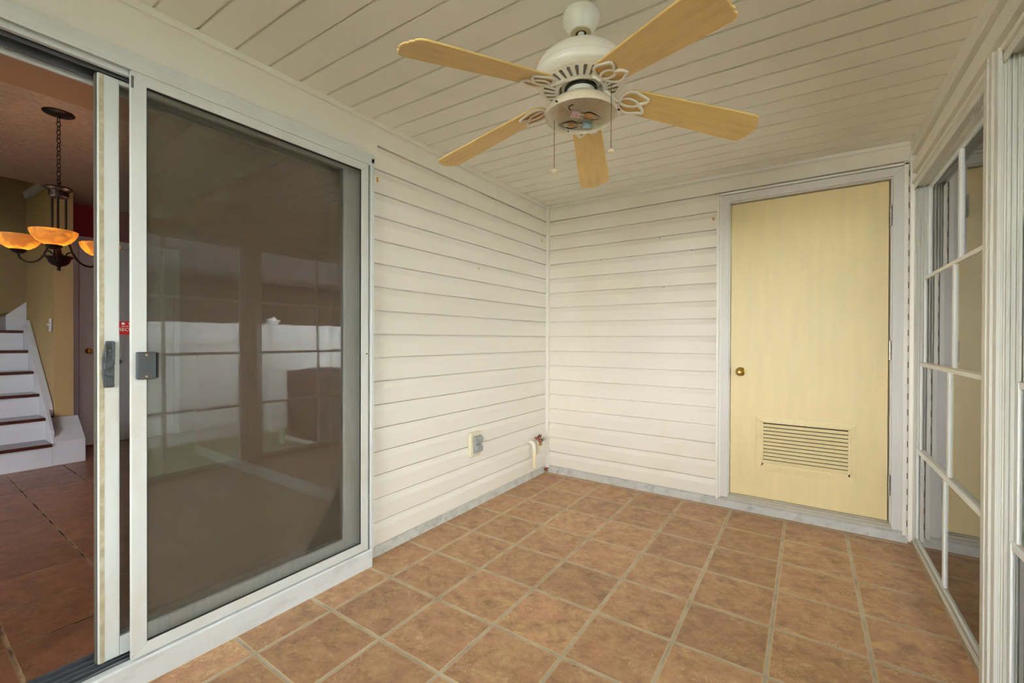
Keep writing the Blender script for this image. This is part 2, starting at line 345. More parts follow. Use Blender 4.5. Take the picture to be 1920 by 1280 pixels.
# ceiling trim strips (J channel) and corner post
mb = MB()
def strip_x(mb, y0, y1, x, t, h):
    a = [(x, y0, zc(x, y0)-h), (x+t, y0, zc(x, y0)-h), (x+t, y0, zc(x, y0)+0.004), (x, y0, zc(x, y0)+0.004)]
    b = [(x, y1, zc(x, y1)-h), (x+t, y1, zc(x, y1)-h), (x+t, y1, zc(x, y1)+0.004), (x, y1, zc(x, y1)+0.004)]
    mb.add(a+b, [(0, 1, 2, 3), (7, 6, 5, 4), (0, 4, 5, 1), (1, 5, 6, 2), (2, 6, 7, 3), (3, 7, 4, 0)])
strip_x(mb, YE, 0.0, -0.02, 0.028, 0.027); o = mb.build('trim_2', TRIM, bevel=0.001); st(o, 'white channel strip along the top of the left wall', 'trim')
mb = MB()
a = [(0.0, -0.006, zc(0, 0)-0.022), (2.44, -0.006, zc(2.44, 0)-0.022), (2.44, 0.02, zc(2.44, 0)-0.022), (0.0, 0.02, zc(0, 0)-0.022), (0.0, -0.006, zc(0, 0)+0.003), (2.44, -0.006, zc(2.44, 0)+0.003), (2.44, 0.02, zc(2.44, 0)+0.003), (0.0, 0.02, zc(0, 0)+0.003)]
mb.add(a, [(0, 3, 2, 1), (4, 5, 6, 7), (0, 1, 5, 4), (1, 2, 6, 5), (2, 3, 7, 6), (3, 0, 4, 7)])
o = mb.build('trim_3', TRIM, bevel=0.001); st(o, 'cream channel strip along the top of the back wall', 'trim')
mb = MB().box(-0.006, 0.026, -0.026, 0.01, 0.045, 2.392)
o = mb.build('trim_4', TRIM, bevel=0.002); st(o, 'narrow white corner post where the left and back walls meet', 'trim')
# concrete foundation ledges
def ledge(pts, ax):
    return pts
mb = MB(); mb.prism([(-0.06, -0.1), (-0.008, -0.1), (-0.006, 0.0), (-0.012, 0.052), (-0.020, 0.066), (-0.06, 0.07)], 'y', -1.94, 0.0)
mb.prism([(-0.06, -0.1), (-0.008, -0.1), (-0.006, 0.0), (-0.012, 0.052), (-0.020, 0.066), (-0.06, 0.07)], 'y', YE, -3.9)
o = mb.build('baseboard_left', CONC, bevel=0.003); st(o, 'rough painted concrete ledge under the siding of the left wall', 'ledge')
mb = MB(); mb.prism([(0.06, -0.1), (-0.004, -0.1), (-0.006, 0.0), (-0.002, 0.050), (0.010, 0.062), (0.06, 0.066)], 'x', 0.0, 2.44)
o = mb.build('baseboard_back', CONC, bevel=0.003); st(o, 'rough painted concrete ledge under the back wall and the yellow door', 'ledge')
# crumbled rusty bit at the corner bottom
mb = MB(); rnd = random.Random(3)
for i in range(9):
    x, y = 0.0+rnd.uniform(-0.004, 0.022), -0.022+rnd.uniform(-0.012, 0.016); r = rnd.uniform(0.005, 0.011)
    mb.lathe([(0, -r), (r*0.8, -r*0.5), (r, 0.1*r), (r*0.6, r*0.8), (0, r)], 7, (x, y, 0.012+rnd.uniform(0, 0.03)))
o = mb.build('foam_lump', mat('rusty_foam', (150, 88, 34), 0.9, 0.4, 60, bump=0.6)); tag(o, 'rust-brown crumbling lump at the foot of the corner post', 'debris')

# ------------------------------------------------------------------ patio door frame
YR, YL = -1.944, -3.86
fr = MB()
fr.box(-0.10, 0.060, YR-0.018, YR, 0.094, 2.137)               # right jamb
fr.box(-0.10, 0.060, YL, YL+0.018, 0.094, 2.137)
fr.box(-0.10, 0.060, YL, YR, 2.113, 2.137)                     # head top plate
fr.box(-0.05, 0.058, YL-0.01, YR+0.006, 2.137, 2.160)
fr.box(-0.10, 0.008, YR-0.03, YR, 0.094, 2.137)
o = fr.build('trim_5', DFRAME, bevel=0.0015); st(o, 'white aluminium frame around the sliding patio door', 'door frame')
tr = MB()
for x0, x1, z in ((-0.014, -0.002, 2.082), (-0.060, -0.052, 2.070)):
    tr.box(x0, x1, YL+0.018, YR-0.018, z, 2.114)
tw = MB().box(0.052, 0.060, YL+0.018, YR-0.018, 2.100, 2.114).box(0.012, 0.030, YL+0.018, YR-0.018, 2.088, 2.114).box(-0.10, -0.090, YL+0.018, YR-0.018, 2.064, 2.114)
o = tw.build('trim_18', DFRAME, bevel=0.0015); st(o, 'white guide ribs in the head of the sliding patio door', 'door track')
o = tr.build('trim_6', ALU, bevel=0.0008); st(o, 'grooved metal head track above the sliding patio door', 'door track')
sl = MB().prism([(-0.12, -0.10), (0.060, -0.10), (0.060, 0.086), (0.055, 0.092), (0.03, 0.094), (0.03, 0.086), (-0.12, 0.086)], 'y', YL-0.03, YR-0.008)
o = sl.build('trim_7', SILLW, bevel=0.0015); st(o, 'white painted timber sill under the sliding patio door', 'door sill')
tb = MB().box(-0.10, 0.030, YL+0.018, YR-0.018, 0.084, 0.088)
for x0, x1, z in ((0.022, 0.028, 0.100), (-0.002, 0.002, 0.099), (-0.030, -0.026, 0.101), (-0.060, -0.055, 0.101), (-0.098, -0.092, 0.104)):
    tb.box(x0, x1, YL+0.018, YR-0.018, 0.084, z)
o = tb.build('trim_8', ALU, bevel=0.0006); st(o, 'dark scuffed metal floor track of the sliding patio door', 'door track')

def rect_frame(mb, x0, x1, y0, y1, z0, z1, wl_, wr_, wt, wb_):
    """vertical frame in the y-z plane; y0 left (towards camera), y1 right"""
    mb.box(x0, x1, y0, y0+wl_, z0, z1); mb.box(x0, x1, y1-wr_, y1, z0, z1)
    mb.box(x0, x1, y0+wl_, y1-wr_, z1-wt, z1); mb.box(x0, x1, y0+wl_, y1-wr_, z0, z0+wb_)
# fixed panel (inner), at x -0.09..-0.06
d = empty('door_1', (-0.075, -2.42, 0.10)); st(d, 'fixed white-framed glass panel of the patio door behind the insect screen', 'door')
mb = MB(); rect_frame(mb, -0.016, 0.016, -0.480, 0.455, 0.0, 1.97, 0.040, 0.055, 0.02, 0.07); mb.build('panel_frame', DFRAME, d, 0.002)
mb = MB().box(-0.003, 0.003, -0.44, 0.40, 0.07, 1.95); mb.build('pane', DGLASS, d)
# sliding panel, at x -0.042..-0.004, y -3.008..-1.99
d = empty('door_2', (-0.022, -2.52, 0.104)); st(d, 'sliding glass patio door panel pushed open to the right with dirt-edged stile', 'door')
mb = MB(); rect_frame(mb, -0.018, 0.018, -0.488, 0.530, 0.0, 1.974, 0.055, 0.086, 0.015, 0.065); mb.build('panel_frame', DFRAME, d, 0.002)
mb = MB().box(-0.016, 0.010, -0.491, -0.488, 0.0, 1.974); mb.build('weather_strip', RUBBER, d)
mb = MB().box(0.018, 0.0186, -0.484, -0.472, 0.0, 1.974); mb.build('dust_band', mat('dusty_stain', (176, 166, 138), 0.9, 0.14, 30, stain=(204, 206, 196), stain_amt=0.7, stain_scale=30), d)
mb = MB().box(-0.003, 0.003, -0.433, 0.444, 0.065, 1.959); mb.build('pane', DGLASS, d)
# pull handle of the slider (charcoal)
mb = MB(); z0, z1 = 0.925, 1.081
for i, (z, hw, dx) in enumerate([]): pass
pts = [(-0.013, z0), (0.013, z0), (0.013, z1), (-0.008, z1), (-0.018, (z0+z1)/2+0.02), (-0.018, (z0+z1)/2-0.03)]
mb.prism([(y-0.461, z) for y, z in pts], 'x', 0.018, 0.028)
mb.prism([(-0.474, 0.968), (-0.450, 0.955), (-0.450, 0.930), (-0.470, 0.930)], 'x', 0.028, 0.034)
mb.prism([(-0.476, 1.010), (-0.450, 1.022), (-0.450, 1.000), (-0.476, 0.985)], 'x', 0.028, 0.042)
mb.box(0.028, 0.040, -0.456, -0.449, 1.02, 1.078).box(0.028, 0.034, -0.474, -0.468, 1.025, 1.072)
h = mb.build('pull_handle', BLACKP, d, 0.002)
mb = MB()
for z in (1.066, 0.936): mb.lathe([(0, 0.004), (0.003, 0.003), (0.004, 0), (0.004, -0.004)], 10); 
mb.xf(Matrix.Translation((0.032, -0.461, 1.05)) @ Matrix.Rotation(PI/2, 4, 'Y')); mb.build('screw', STEEL, h)
mb = MB().box(-0.046, -0.018, -0.452, -0.438, 0.985, 1.0).prism([(-0.452, 1.0), (-0.418, 1.018), (-0.410, 1.008), (-0.432, 0.985)], 'x', -0.040, -0.034)
mb.build('lock_lever', BLACKP, d, 0.001)
# red security sticker on that pane
ST = empty('sticker', (-0.0175, -2.92, 1.229)); tag(ST, 'red SECURITY sticker with white print stuck on the patio glass', 'sticker')
RED = mat('sticker_red', (196, 22, 30), 0.4, 0.02); WHT = mat('sticker_white', (238, 236, 232), 0.4, 0.02)
mb = MB().box(0, 0.0006, -0.032, 0.038, -0.022, 0.024); mb.build('backing', RED, ST)
def text_obj(body, size, parent, mt, loc, name='lettering', ext=0.0003):
    cu = bpy.data.curves.new(name, 'FONT'); cu.body = body; cu.size = size; cu.extrude = ext; cu.align_x = 'LEFT'
    ob = bpy.data.objects.new(name, cu); COL.objects.link(ob)
    dg = bpy.context.evaluated_depsgraph_get(); me = bpy.data.meshes.new_from_object(ob.evaluated_get(dg))
    bpy.data.objects.remove(ob); me.materials.clear(); me.materials.append(mt)
    o2 = bpy.data.objects.new(name, me); COL.objects.link(o2); o2.parent = parent
    o2.rotation_euler = (PI/2, 0, PI/2); o2.location = loc
    return o2
text_obj('SECURITY', 0.0155, ST, WHT, (0.0009, -0.0305, -0.009))
text_obj('PREMISES', 0.005, ST, WHT, (0.0009, -0.024, 0.0055))
mb = MB()
def disc(mb, y, z, r, x=0.0006, n=16, a0=0, a1=2*PI):
    vs = [(x, y, z)]+[(x, y+r*1.2*math.cos(a0+(a1-a0)*i/n), z+r*math.sin(a0+(a1-a0)*i/n)) for i in range(n+1)]
    mb.add([(a, b, c) for a, b, c in vs]+[(a+0.0005, b, c) for a, b, c in vs], [(n+2, n+3+i, n+4+i) for i in range(n)])
for args in ((-0.020, 0.0165, 0.0042, 0, 2*PI), (0.0, 0.0155, 0.0052, 0, PI), (0.004, -0.015, 0.005, PI, 2*PI)):
    mb = MB(); disc(mb, args[0], args[1], args[2], a0=args[3], a1=args[4]); mb.build('emblem', WHT, ST)
ST2 = MB().box(-0.0178, -0.0172, -2.918, -2.905, 1.268, 1.305).build('paper_tag', WHT); tag(ST2, 'small white paper label on the patio glass above the red sticker', 'sticker')

# screen door at x 0.033..0.052, y -2.936..-1.975
d = empty('door_3', (0.042, -2.455, 0.098)); st(d, 'white-framed sliding insect screen door in front of the patio glass', 'door')
mb = MB(); y0, y1, z0, z1, sw = -0.481, 0.480, 0.0, 2.004, 0.042
def miter(mb, x0, x1):
    o_ = [(y0, z0), (y1, z0), (y1, z1), (y0, z1)]; i_ = [(y0+sw, z0+sw), (y1-sw, z0+sw), (y1-sw, z1-sw+0.003), (y0+sw, z1-sw+0.003)]
    for k in range(4):
        j = (k+1) % 4; mb.prism([o_[k], o_[j], i_[j], i_[k]], 'x', x0, x1)
miter(mb, -0.009, 0.010); mb.build('panel_frame', DFRAME, d, 0.0009)
mb = MB(); rect_frame(mb, -0.002, 0.006, y0+sw-0.001, y1-sw+0.001, z0+sw-0.001, z1-sw+0.004, 0.0035, 0.0035, 0.0035, 0.0035); mb.build('spline', DARK, d)
mb = MB().box(-0.0004, 0.0004, y0+sw, y1-sw, z0+sw, z1-sw); mb.build('mesh_screen', SCREEN, d)
mb = MB().box(0.010, 0.032, -0.470, -0.418, 0.957, 1.050); h = mb.build('latch_box', BLACKP, d, 0.003)
mb = MB().box(0.006, 0.0325, -0.416, -0.412, 0.960, 1.047); mb.build('finger_pull', DARK, h, 0.001)
mb = MB()
for z in (0.966, 1.040): mb.lathe([(0, 0.0012), (0.0035, 0.0008), (0.0042, -0.001)], 10, (0, 0, 0)).v[-30:] ; mb.v[-30:] = [tuple(Matrix.Translation((0.0325, -0.446, z)) @ Matrix.Rotation(PI/2, 4, 'Y') @ Vector(p)) for p in mb.v[-30:]]
mb.build('screw', mat('rusty_screw', (190, 140, 110), 0.4, 0.1, 60, metal=0.5), h)
mb = MB().box(0.010, 0.0112, -0.481, -0.474, 1.945, 1.985); mb.build('corner_clip', ALU, d)
mb = MB().lathe([(0, 0.004), (0.004, 0.003), (0.005, 0)], 10).xf(Matrix.Translation((0.008, 0.470, 1.02)) @ Matrix.Rotation(PI/2, 4, 'Y')); mb.build('roller_button', DARK, d)

# ------------------------------------------------------------------ yellow utility door
d = empty('door_4', (1.92, 0.03, 0.0)); st(d, 'flat yellow utility door with brass knob and louvered vent near its foot', 'door')
mb = MB().box(-0.429, 0.431, 0.0, 0.038, 0.104, 2.160); mb.build('door_slab', DOORY, d, 0.0015)
mb = MB().lathe([(0.0, 0.0), (0.031, 0.0), (0.031, 0.003), (0.026, 0.008), (0.015, 0.011), (0.0115, 0.016), (0.011, 0.034), (0.017, 0.040), (0.0235, 0.048), (0.0245, 0.056), (0.022, 0.066), (0.014, 0.070), (0.0, 0.071)], 32)
mb.xf(Matrix.Translation((-0.366, 0.0, 0.972)) @ Matrix.Rotation(PI/2, 4, 'X')); kb = mb.build('knob', BRASS, d, smooth=True)
mb = MB().lathe([(0, 0.0745), (0.006, 0.0742), (0.0075, 0.071), (0.0075, 0.068)], 20).xf(Matrix.Translation((-0.366, 0.0, 0.972)) @ Matrix.Rotation(PI/2, 4, 'X')); mb.build('keyhole_plug', STEEL, kb, smooth=True)
mb = MB().box(-0.4325, -0.4285, -0.006, 0.02, 0.945, 1.0); mb.build('latch_plate', mat('dark_brass', (86, 66, 34), 0.4, metal=0.7), d, 0.001)
for z0_, z1_ in ((1.880, 2.002), (1.078, 1.192), (0.268, 0.388)):
    mb = MB()
    for i in range(5):
        h_ = (z1_-z0_)/5; mb.lathe([(0.0062, 0.0006), (0.0066, 0.002), (0.0066, h_-0.002), (0.0062, h_-0.0006)], 12, (0.4350, -0.035, z0_+i*h_))
    mb.lathe([(0.004, 0), (0.0045, 0.004), (0.0, 0.008)], 10, (0.4350, -0.035, z1_)); mb.box(0.4325, 0.4350, -0.033, 0.01, z0_, z1_)
    mb.build('hinge', STEEL, d)
# louver vent
v = MB(); X0, X1, Z0v, Z1v = -0.268, 0.283, 0.296, 0.672; xa, xb, za, zb = -0.233, 0.252, 0.334, 0.636
for (q, w_) in (((X0, Z0v), 0),): pass
def ring(mb, ax0, ax1, az0, az1, bx0, bx1, bz0, bz1, ya, yb):
    O = [(ax0, az0), (ax1, az0), (ax1, az1), (ax0, az1)]; I = [(bx0, bz0), (bx1, bz0), (bx1, bz1), (bx0, bz1)]
    vs = [(x, ya, z) for x, z in O]+[(x, yb, z) for x, z in I]+[(x, 0.0, z) for x, z in O]+[(x, 0.0, z) for x, z in I]; fs = []
    for k in range(4):
        j = (k+1) % 4; fs += [(k, j, 4+j, 4+k), (8+k, 8+j, j, k), (4+k, 4+j, 12+j, 12+k)]
    mb.add(vs, fs)
ring(v, X0, X1, Z0v, Z1v, xa, xb, za, zb, -0.002, -0.009); v.box(xa, xa+0.010, -0.010, 0, za, zb).box(xb-0.010, xb, -0.010, 0, za, zb).box(xa, xb, -0.010, 0, zb-0.008, zb).box(xa, xb, -0.010, 0, za, za+0.018)
vent = v.build('louver_vent', LOUV, d, 0.001)
MB().box(xa+0.009, xb-0.009, -0.0022, -0.0005, za+0.015, zb-0.006).build('vent_backing', LOUVD, vent)
ns = 11; zz0 = za+0.020; pz = (zb-0.010-zz0)/ns
for i in range(ns):
    z = zz0+i*pz
    MB().prism([(-0.0112, z), (-0.0112, z+0.004), (-0.0024, z+pz*0.72), (-0.0016, z+pz*0.70), (-0.0095, z)], 'x', xa+0.0095, xb-0.0095).build('louver_slat', LOUV, vent)
# door frame / casing
cs = MB()
cs.box(1.482, 1.4895, -0.004, 0.10, 0.09, 2.168).box(2.3565, 2.3635, -0.004, 0.10, 0.09, 2.168).box(1.482, 2.3635, -0.004, 0.10, 2.1645, 2.172)
cs.box(1.489, 1.4965, 0.040, 0.10, 0.10, 2.165).box(2.34, 2.354, 0.072, 0.10, 0.10, 2.165)
def casing(mb, x0, x1, zt, w_, y_):
    mb.prism([(x0, 0.078), (x0+w_, 0.078), (x0+w_, zt-w_), (x0, zt)], 'y', y_, 0.03)
    mb.prism([(x1-w_, 0.070), (x1, 0.070), (x1, zt), (x1-w_, zt-w_)], 'y', y_, 0.03)
    mb.prism([(x0, zt), (x0+w_, zt-w_), (x1-w_, zt-w_), (x1, zt)], 'y', y_, 0.03)
casing(cs, 1.434, 2.413, 2.222, 0.050, -0.016)
o = cs.build('trim_9', CASING, bevel=0.0012); st(o, 'pale grey mitred casing around the yellow door', 'door casing')
jc = MB()
jc.box(1.403, 1.420, -0.020, 0.02, 0.058, 2.240).box(1.420, 1.436, -0.010, 0.02, 0.066, 2.226)
jc.box(2.412, 2.432, -0.020, 0.02, 0.050, 2.245).box(1.403, 2.432, -0.020, 0.02, 2.226, 2.240)
o = jc.build('trim_10', TRIM, bevel=0.0015); st(o, 'cream siding channel framing the outside of the door casing', 'trim')
MBt = MB().box(1.482, 2.362, -0.012, 0.10, 0.084, 0.098).box(1.482, 2.362, 0.010, 0.10, 0.098, 0.103).box(1.476, 2.368, -0.018, 0.02, 0.066, 0.084)
o = MBt.build('trim_11', mat('threshold_metal', (186, 180, 164), 0.45, 0.05, 10), bevel=0.0012); st(o, 'dull metal threshold under the yellow door', 'threshold')
# slotted strip of siding channel beside the casing (nail hem)
nh = MB().box(2.433, 2.452, -0.006, 0.02, 0.030, 2.26)
o = nh.build('trim_12', TRIM); st(o, 'slotted nailing strip in the corner right of the yellow door', 'trim')
nb = MB()
z = 0.10
while z < 2.2:
    nb.box(2.4335, 2.4375, -0.0072, -0.0055, z, z+0.036); z += 0.0935
nb.build('nail_slots', mat('slot_shadow', (110, 92, 74), 0.8), o)
nb = MB().box(2.438, 2.470, -0.020, 0.02, 0.028, 2.30).build('trim_13', TRIM, bevel=0.0015); st(nb, 'cream corner strip between the back wall and the first window', 'trim')
# interior of utility room closed behind the door
MBu = MB().box(1.40, 2.45, 0.14, 0.16, 0.0, 2.3).build('wall_utility', mat('utility_dark', (40, 36, 30), 0.9)); st(MBu, 'dark backing wall behind the yellow utility door', 'wall')

# ------------------------------------------------------------------ right wall : header siding, windows, posts
hd = MB()
def hp(y):
    t = zc(XR, y)
    return [(2.446, t+0.004), (2.440, 2.278), (2.443, 2.272), (2.470, 2.271), (2.471, 2.262), (2.449, 2.238), (2.446, 2.228), (2.446, 2.172), (2.449, 2.166), (2.474, 2.165), (2.474, 2.154), (2.451, 2.132), (2.446, 2.124), (2.446, 2.108), (2.470, 2.100), (2.60, 2.100), (2.60, 2.50), (2.446, 2.5)]
pa, pb = hp(0.0), hp(YE); n = len(pa)
hd.add([(x, 0.0, z) for x, z in pa]+[(x, YE, z) for x, z in pb], [tuple(range(n))[::-1], tuple(range(n, 2*n))]+[(i, (i+1) % n, n+(i+1) % n, n+i) for i in range(n)])
hd.box(2.47, 2.60, YE, 0.14, -0.12, 0.028)
o = hd.build('wall_right', HEADER); st(o, 'stepped vinyl siding header above the row of porch windows', 'wall')
sb = MB().box(2.455, 2.475, YE, -0.005, 0.0, 0.030)
o = sb.build('baseboard_right', mat('grimy_sill', (176, 164, 138), 0.6, 0.08, 12, stain=(88, 84, 56), stain_amt=0.8, stain_scale=14, stretch=(1, 0.4, 1)), bevel=0.001); st(o, 'grimy strip along the floor under the porch windows', 'baseboard')

WY0, WW = -0.028, 1.266          # first window: y from WY0 down to WY0-WW
SX = [2.5185, 2.501, 2.487, 2.474]
SZ = [(1.535, 2.078), (1.045, 1.562), (0.545, 1.068), (0.040, 0.572)]
def make_window(first):
    wn = empty('window_1', (0, 0, 0))
    y1, y0 = 0.0, -WW
    f = MB()
    # side channels, ribbed
    for s_, ya in ((1, y1), (-1, y0)):
        f.box(2.455, 2.56, ya, ya-s_*0.007, 0.028, 2.100)
        for x in (2.458, 2.4685, 2.4805, 2.494, 2.5095, 2.527, 2.545): f.box(x, x+0.0028, ya-s_*0.007, ya-s_*0.021, 0.028, 2.100)
    f.box(2.455, 2.56, y0, y1, 2.085, 2.100); f.box(2.452, 2.456, y0, y1, 2.068, 2.100); f.box(2.49, 2.494, y0, y1, 2.07, 2.09); f.box(2.527, 2.531, y0, y1, 2.07, 2.09)
    f.box(2.455, 2.56, y0, y1, 0.028, 0.036); f.box(2.458, 2.461, y0, y1, 0.030, 0.050); f.box(2.466, 2.468, y0, y1, 0.034, 0.044)
    f.build('window_frame', WINF, wn, 0.0008)
    for i, (sx, (za_, zb_)) in enumerate(zip(SX, SZ)):
        s = MB(); a, b = y0+0.012, y1-0.012
        s.box(sx-0.007, sx+0.004, a, a+0.024, za_, zb_); s.box(sx-0.007, sx+0.004, b-0.024, b, za_, zb_)
        s.box(sx-0.005, sx+0.004, a+0.02, b-0.02, zb_-0.020, zb_-0.001)
        sash = s.build('sash', MUNT, wn, 0.0012)
        r_ = MB(); r_.box(sx-0.010, sx+0.006, a, b, za_, za_+0.026 if i < 3 else za_+0.020)
        r_.build('bottom_rail', SASH if i < 3 else WINF, sash, 0.0015)
        MB().box(sx-0.0015, sx+0.0005, a+0.02, b-0.02, za_+0.02, zb_-0.018).build('pane', WGLASS, sash)
        ym = -WW/2+0.0
        MB().box(sx-0.008, sx+0.001, ym-0.014, ym+0.014, za_+0.024, zb_-0.018).build('muntin', MUNT, sash, 0.0012)
        if i < 3:
            c = MB().box(sx-0.0125, sx-0.0095, a+0.008, a+0.034, za_+0.006, za_+0.016); c.build('latch', mat('latch_%d' % i, (214, 196, 164), 0.5) if first else None, sash, 0.001)
    MB().box(2.5535, 2.5542, y0+0.01, y1-0.01, 0.036, 2.088).build('insect_screen', OSCREEN, wn)
    return wn
w1 = make_window(True); w1.location = (0, WY0, 0)
st(w1, 'first white four-track porch window beside the yellow door', 'window', 'four-track windows along the right side of the porch')
cur = WY0-WW; wins = [w1]; gap = 0.128
names = {2: 'second four-track porch window right of the white post pair', 3: 'third four-track porch window beyond the picture edge', 4: 'fourth four-track porch window nearest the street end'}
posts = []
for i in (2, 3, 4):
    po = MB(); a, b = cur, cur-gap
    po.box(2.447, 2.60, a+0.0, b, 0.012, 2.085)
    po.box(2.441, 2.45, a+0.008, a-0.030, 0.012, 2.10).box(2.434, 2.45, a-0.050, a-0.056, 0.012, 2.13).box(2.438, 2.45, a-0.056, a-0.094, 0.012, 2.13).box(2.434, 2.45, a-0.094, a-0.100, 0.012, 2.125).box(2.440, 2.45, a-0.104, b-0.006, 0.012, 2.12)
    o = po.build('trim_%d' % (12+i), WINF, bevel=0.001)
    st(o, 'white ribbed post between porch windows, %s' % {2: 'near the right edge of the picture', 3: 'beyond the second window', 4: 'beyond the third window'}[i], 'post')
    cur = b
    c = copy_tree(w1); c.name = 'window_%d' % i; c.location = (0, cur, 0); c['label'] = names[i]; wins.append(c); cur -= WW
# street end wall (behind the photographer): low wall with two windows
e = MB().box(-0.14, 2.60, YE-0.1, YE, -0.12, 0.55).box(-0.14, 0.12, YE-0.1, YE, 0.55, 2.5).box(2.40, 2.60, YE-0.1, YE, 0.55, 2.5).box(1.20, 1.32, YE-0.1, YE, 0.55, 2.5).box(-0.14, 2.60, YE-0.1, YE, 2.15, 2.5)
o = e.build('wall_front', VINYL); st(o, 'street end wall of the porch with two wide openings', 'wall')
for i, (a, b) in enumerate(((0.12, 1.20), (1.32, 2.40))):
    wn = empty('window_%d' % (5+i), (a, YE-0.05, 0.55)); st(wn, '%s pane window in the street end wall of the porch' % ('left' if i == 0 else 'right'), 'window')
    L_ = b-a; m_ = MB().box(0, 0.03, -0.02, 0.02, 0, 1.6).box(L_-0.03, L_, -0.02, 0.02, 0, 1.6).box(0.03, L_-0.03, -0.02, 0.02, 0, 0.03).box(0.03, L_-0.03, -0.02, 0.02, 1.57, 1.6).box(0.03, L_-0.03, -0.015, 0.015, 0.785, 0.815)
    m_.build('window_frame', WINF, wn, 0.001); MB().box(0.03, L_-0.03, -0.002, 0.0, 0.03, 1.57).build('pane', WGLASS, wn)

# ------------------------------------------------------------------ ceiling fan
FX, FY = 1.2655, -1.990; FZ = zc(FX, FY)
fan = empty('ceiling_fan', (FX, FY, FZ)); tag(fan, 'white five-blade ceiling fan with faded yellow blades and an uncovered light pan', 'ceiling fan')
MB().lathe([(0.060, 0.002), (0.0655, 0.0), (0.0675, -0.006), (0.0675, -0.016), (0.066, -0.024), (0.060, -0.038), (0.051, -0.052), (0.0445, -0.062), (0.042, -0.067), (0.039, -0.068), (0.036, -0.0685), (0.032, -0.064), (0.019, -0.064)], 48).build('canopy', FANW, fan, smooth=True)
MB().lathe([(0.0385, -0.0672), (0.036, -0.0692), (0.020, -0.0692), (0.018, -0.0672)], 32).build('canopy_ring', mat('canopy_ring', (196, 180, 142), 0.5), fan, smooth=True)
MB().lathe([(0.0178, -0.055), (0.0178, -0.0665), (0.012, -0.0665)], 24, cap=False).build('hanger_ball', DARK, fan, smooth=True)
MB().lathe([(0.0125, -0.05), (0.0125, -0.13)], 20).build('downrod', FANW, fan, smooth=True)
mb = MB(); mb.box(-0.002, 0.002, -0.001, 0.001, -0.004, 0.004); mb.xf(Matrix.Translation((-0.052, -0.041, -0.016))); mb.build('canopy_screw', STEEL, fan)
# motor housing
zt = 2.240-FZ; 
MB().lathe([(0.012, zt), (0.040, zt-0.001), (0.075, zt-0.009), (0.105, zt-0.022), (0.130, zt-0.037), (0.149, zt-0.054), (0.160, zt-0.072), (0.1635, zt-0.088), (0.1635, zt-0.094), (0.1655, zt-0.097), (0.1645, zt-0.110), (0.158, zt-0.122), (0.150, zt-0.127)], 64, cap=False).build('motor_housing', FANW, fan, smooth=True)
zb_ = zt-0.127
MB().lathe([(0.151, zb_+0.001), (0.147, zb_-0.004), (0.142, zb_-0.006), (0.086, zb_-0.020), (0.080, zb_-0.024), (0.077, zb_-0.020), (0.076, zb_-0.004)], 64, cap=False).build('motor_cover', IRON, fan, smooth=True)
sl_ = MB(); ns = 28
for i in range(ns):
    a = 2*PI*(i+0.5)/ns; 
    def PT(r, t): 
        z = zb_-0.0066-(0.142-r)/(0.142-0.086)*0.014
        return (r*math.cos(a)-t*math.sin(a), r*math.sin(a)+t*math.cos(a), z)
    q = [(0.096, -0.0036), (0.0925, 0), (0.096, 0.0036), (0.129, 0.0062), (0.1325, 0.004), (0.134, 0), (0.1325, -0.004), (0.129, -0.0062)]
    sl_.add([PT(*p) for p in q], [tuple(range(8))])
sl_.build('vent_slots', mat('vent_dark', (112, 104, 92), 0.8), fan)
rims = MB()
for i in range(ns):
    a = 2*PI*(i+0.5)/ns; pts = []
    for r, t in ((0.0955, -0.0044), (0.0915, 0), (0.0955, 0.0044), (0.129, 0.0072), (0.1335, 0.0046), (0.1352, 0), (0.1335, -0.0046), (0.129, -0.0072)):
        pts.append((r*math.cos(a)-t*math.sin(a), r*math.sin(a)+t*math.cos(a), zb_-0.0066-(0.142-r)/0.056*0.014))
    rims.tube(pts, 0.0011, 4, True)
rims.build('slot_rims', IRON, fan, smooth=True)
zh = 2.112-FZ
MB().lathe([(0.070, zb_-0.002), (0.070, zh-0.010), (0.066, zh-0.013)], 40).build('flywheel', FANW, fan, smooth=True)
MB().lathe([(0.058, zh-0.012), (0.060, zh-0.022), (0.0, zh-0.022)], 40, cap=False).build('hub_gap', DARK, fan, smooth=True)
MB().lathe([(0.050, zh-0.016), (0.050, zh-0.036), (0.055, zh-0.040)], 40).build('switch_housing', FANW, fan, smooth=True)
MB().lathe([(0.020, zh-0.0395), (0.0545, zh-0.0395)], 40, cap=False)
# light pan (fitter)
zp = 1.996-FZ
pan = MB().lathe([(0.0, zp+0.066), (0.052, zp+0.066), (0.075, zp+0.060), (0.100, zp+0.048), (0.118, zp+0.034), (0.127, zp+0.020), (0.1295, zp+0.004), (0.1295, zp), (0.1275, zp), (0.1270, zp+0.004), (0.1245, zp+0.019), (0.115, zp+0.032), (0.098, zp+0.0455), (0.074, zp+0.057), (0.070, zp+0.054), (0.060, zp+0.053), (0.0, zp+0.053)], 64, cap=False).build('light_pan', PANW, fan, smooth=True)
MB().lathe([(0.0, zp+0.049), (0.010, zp+0.050), (0.022, zp+0.053)], 24, cap=False).build('center_boss', PANW, pan, smooth=True)
for a in (0.3, 2.4, 4.5):
    MB().lathe([(0.0, 0.010), (0.0028, 0.009), (0.0028, -0.004)], 8).xf(Matrix.Rotation(a, 4, 'Z') @ Matrix.Translation((0.129, 0, zp+0.008)) @ Matrix.Rotation(PI/2, 4, 'Y')).build('set_screw', DARK, pan)
CHROME = mat('bulb_cap', (170, 160, 140), 0.3, metal=0.9); BGL = glass_mat('bulb_glass', (0.95, 0.93, 0.88), 1.45, 1.4)
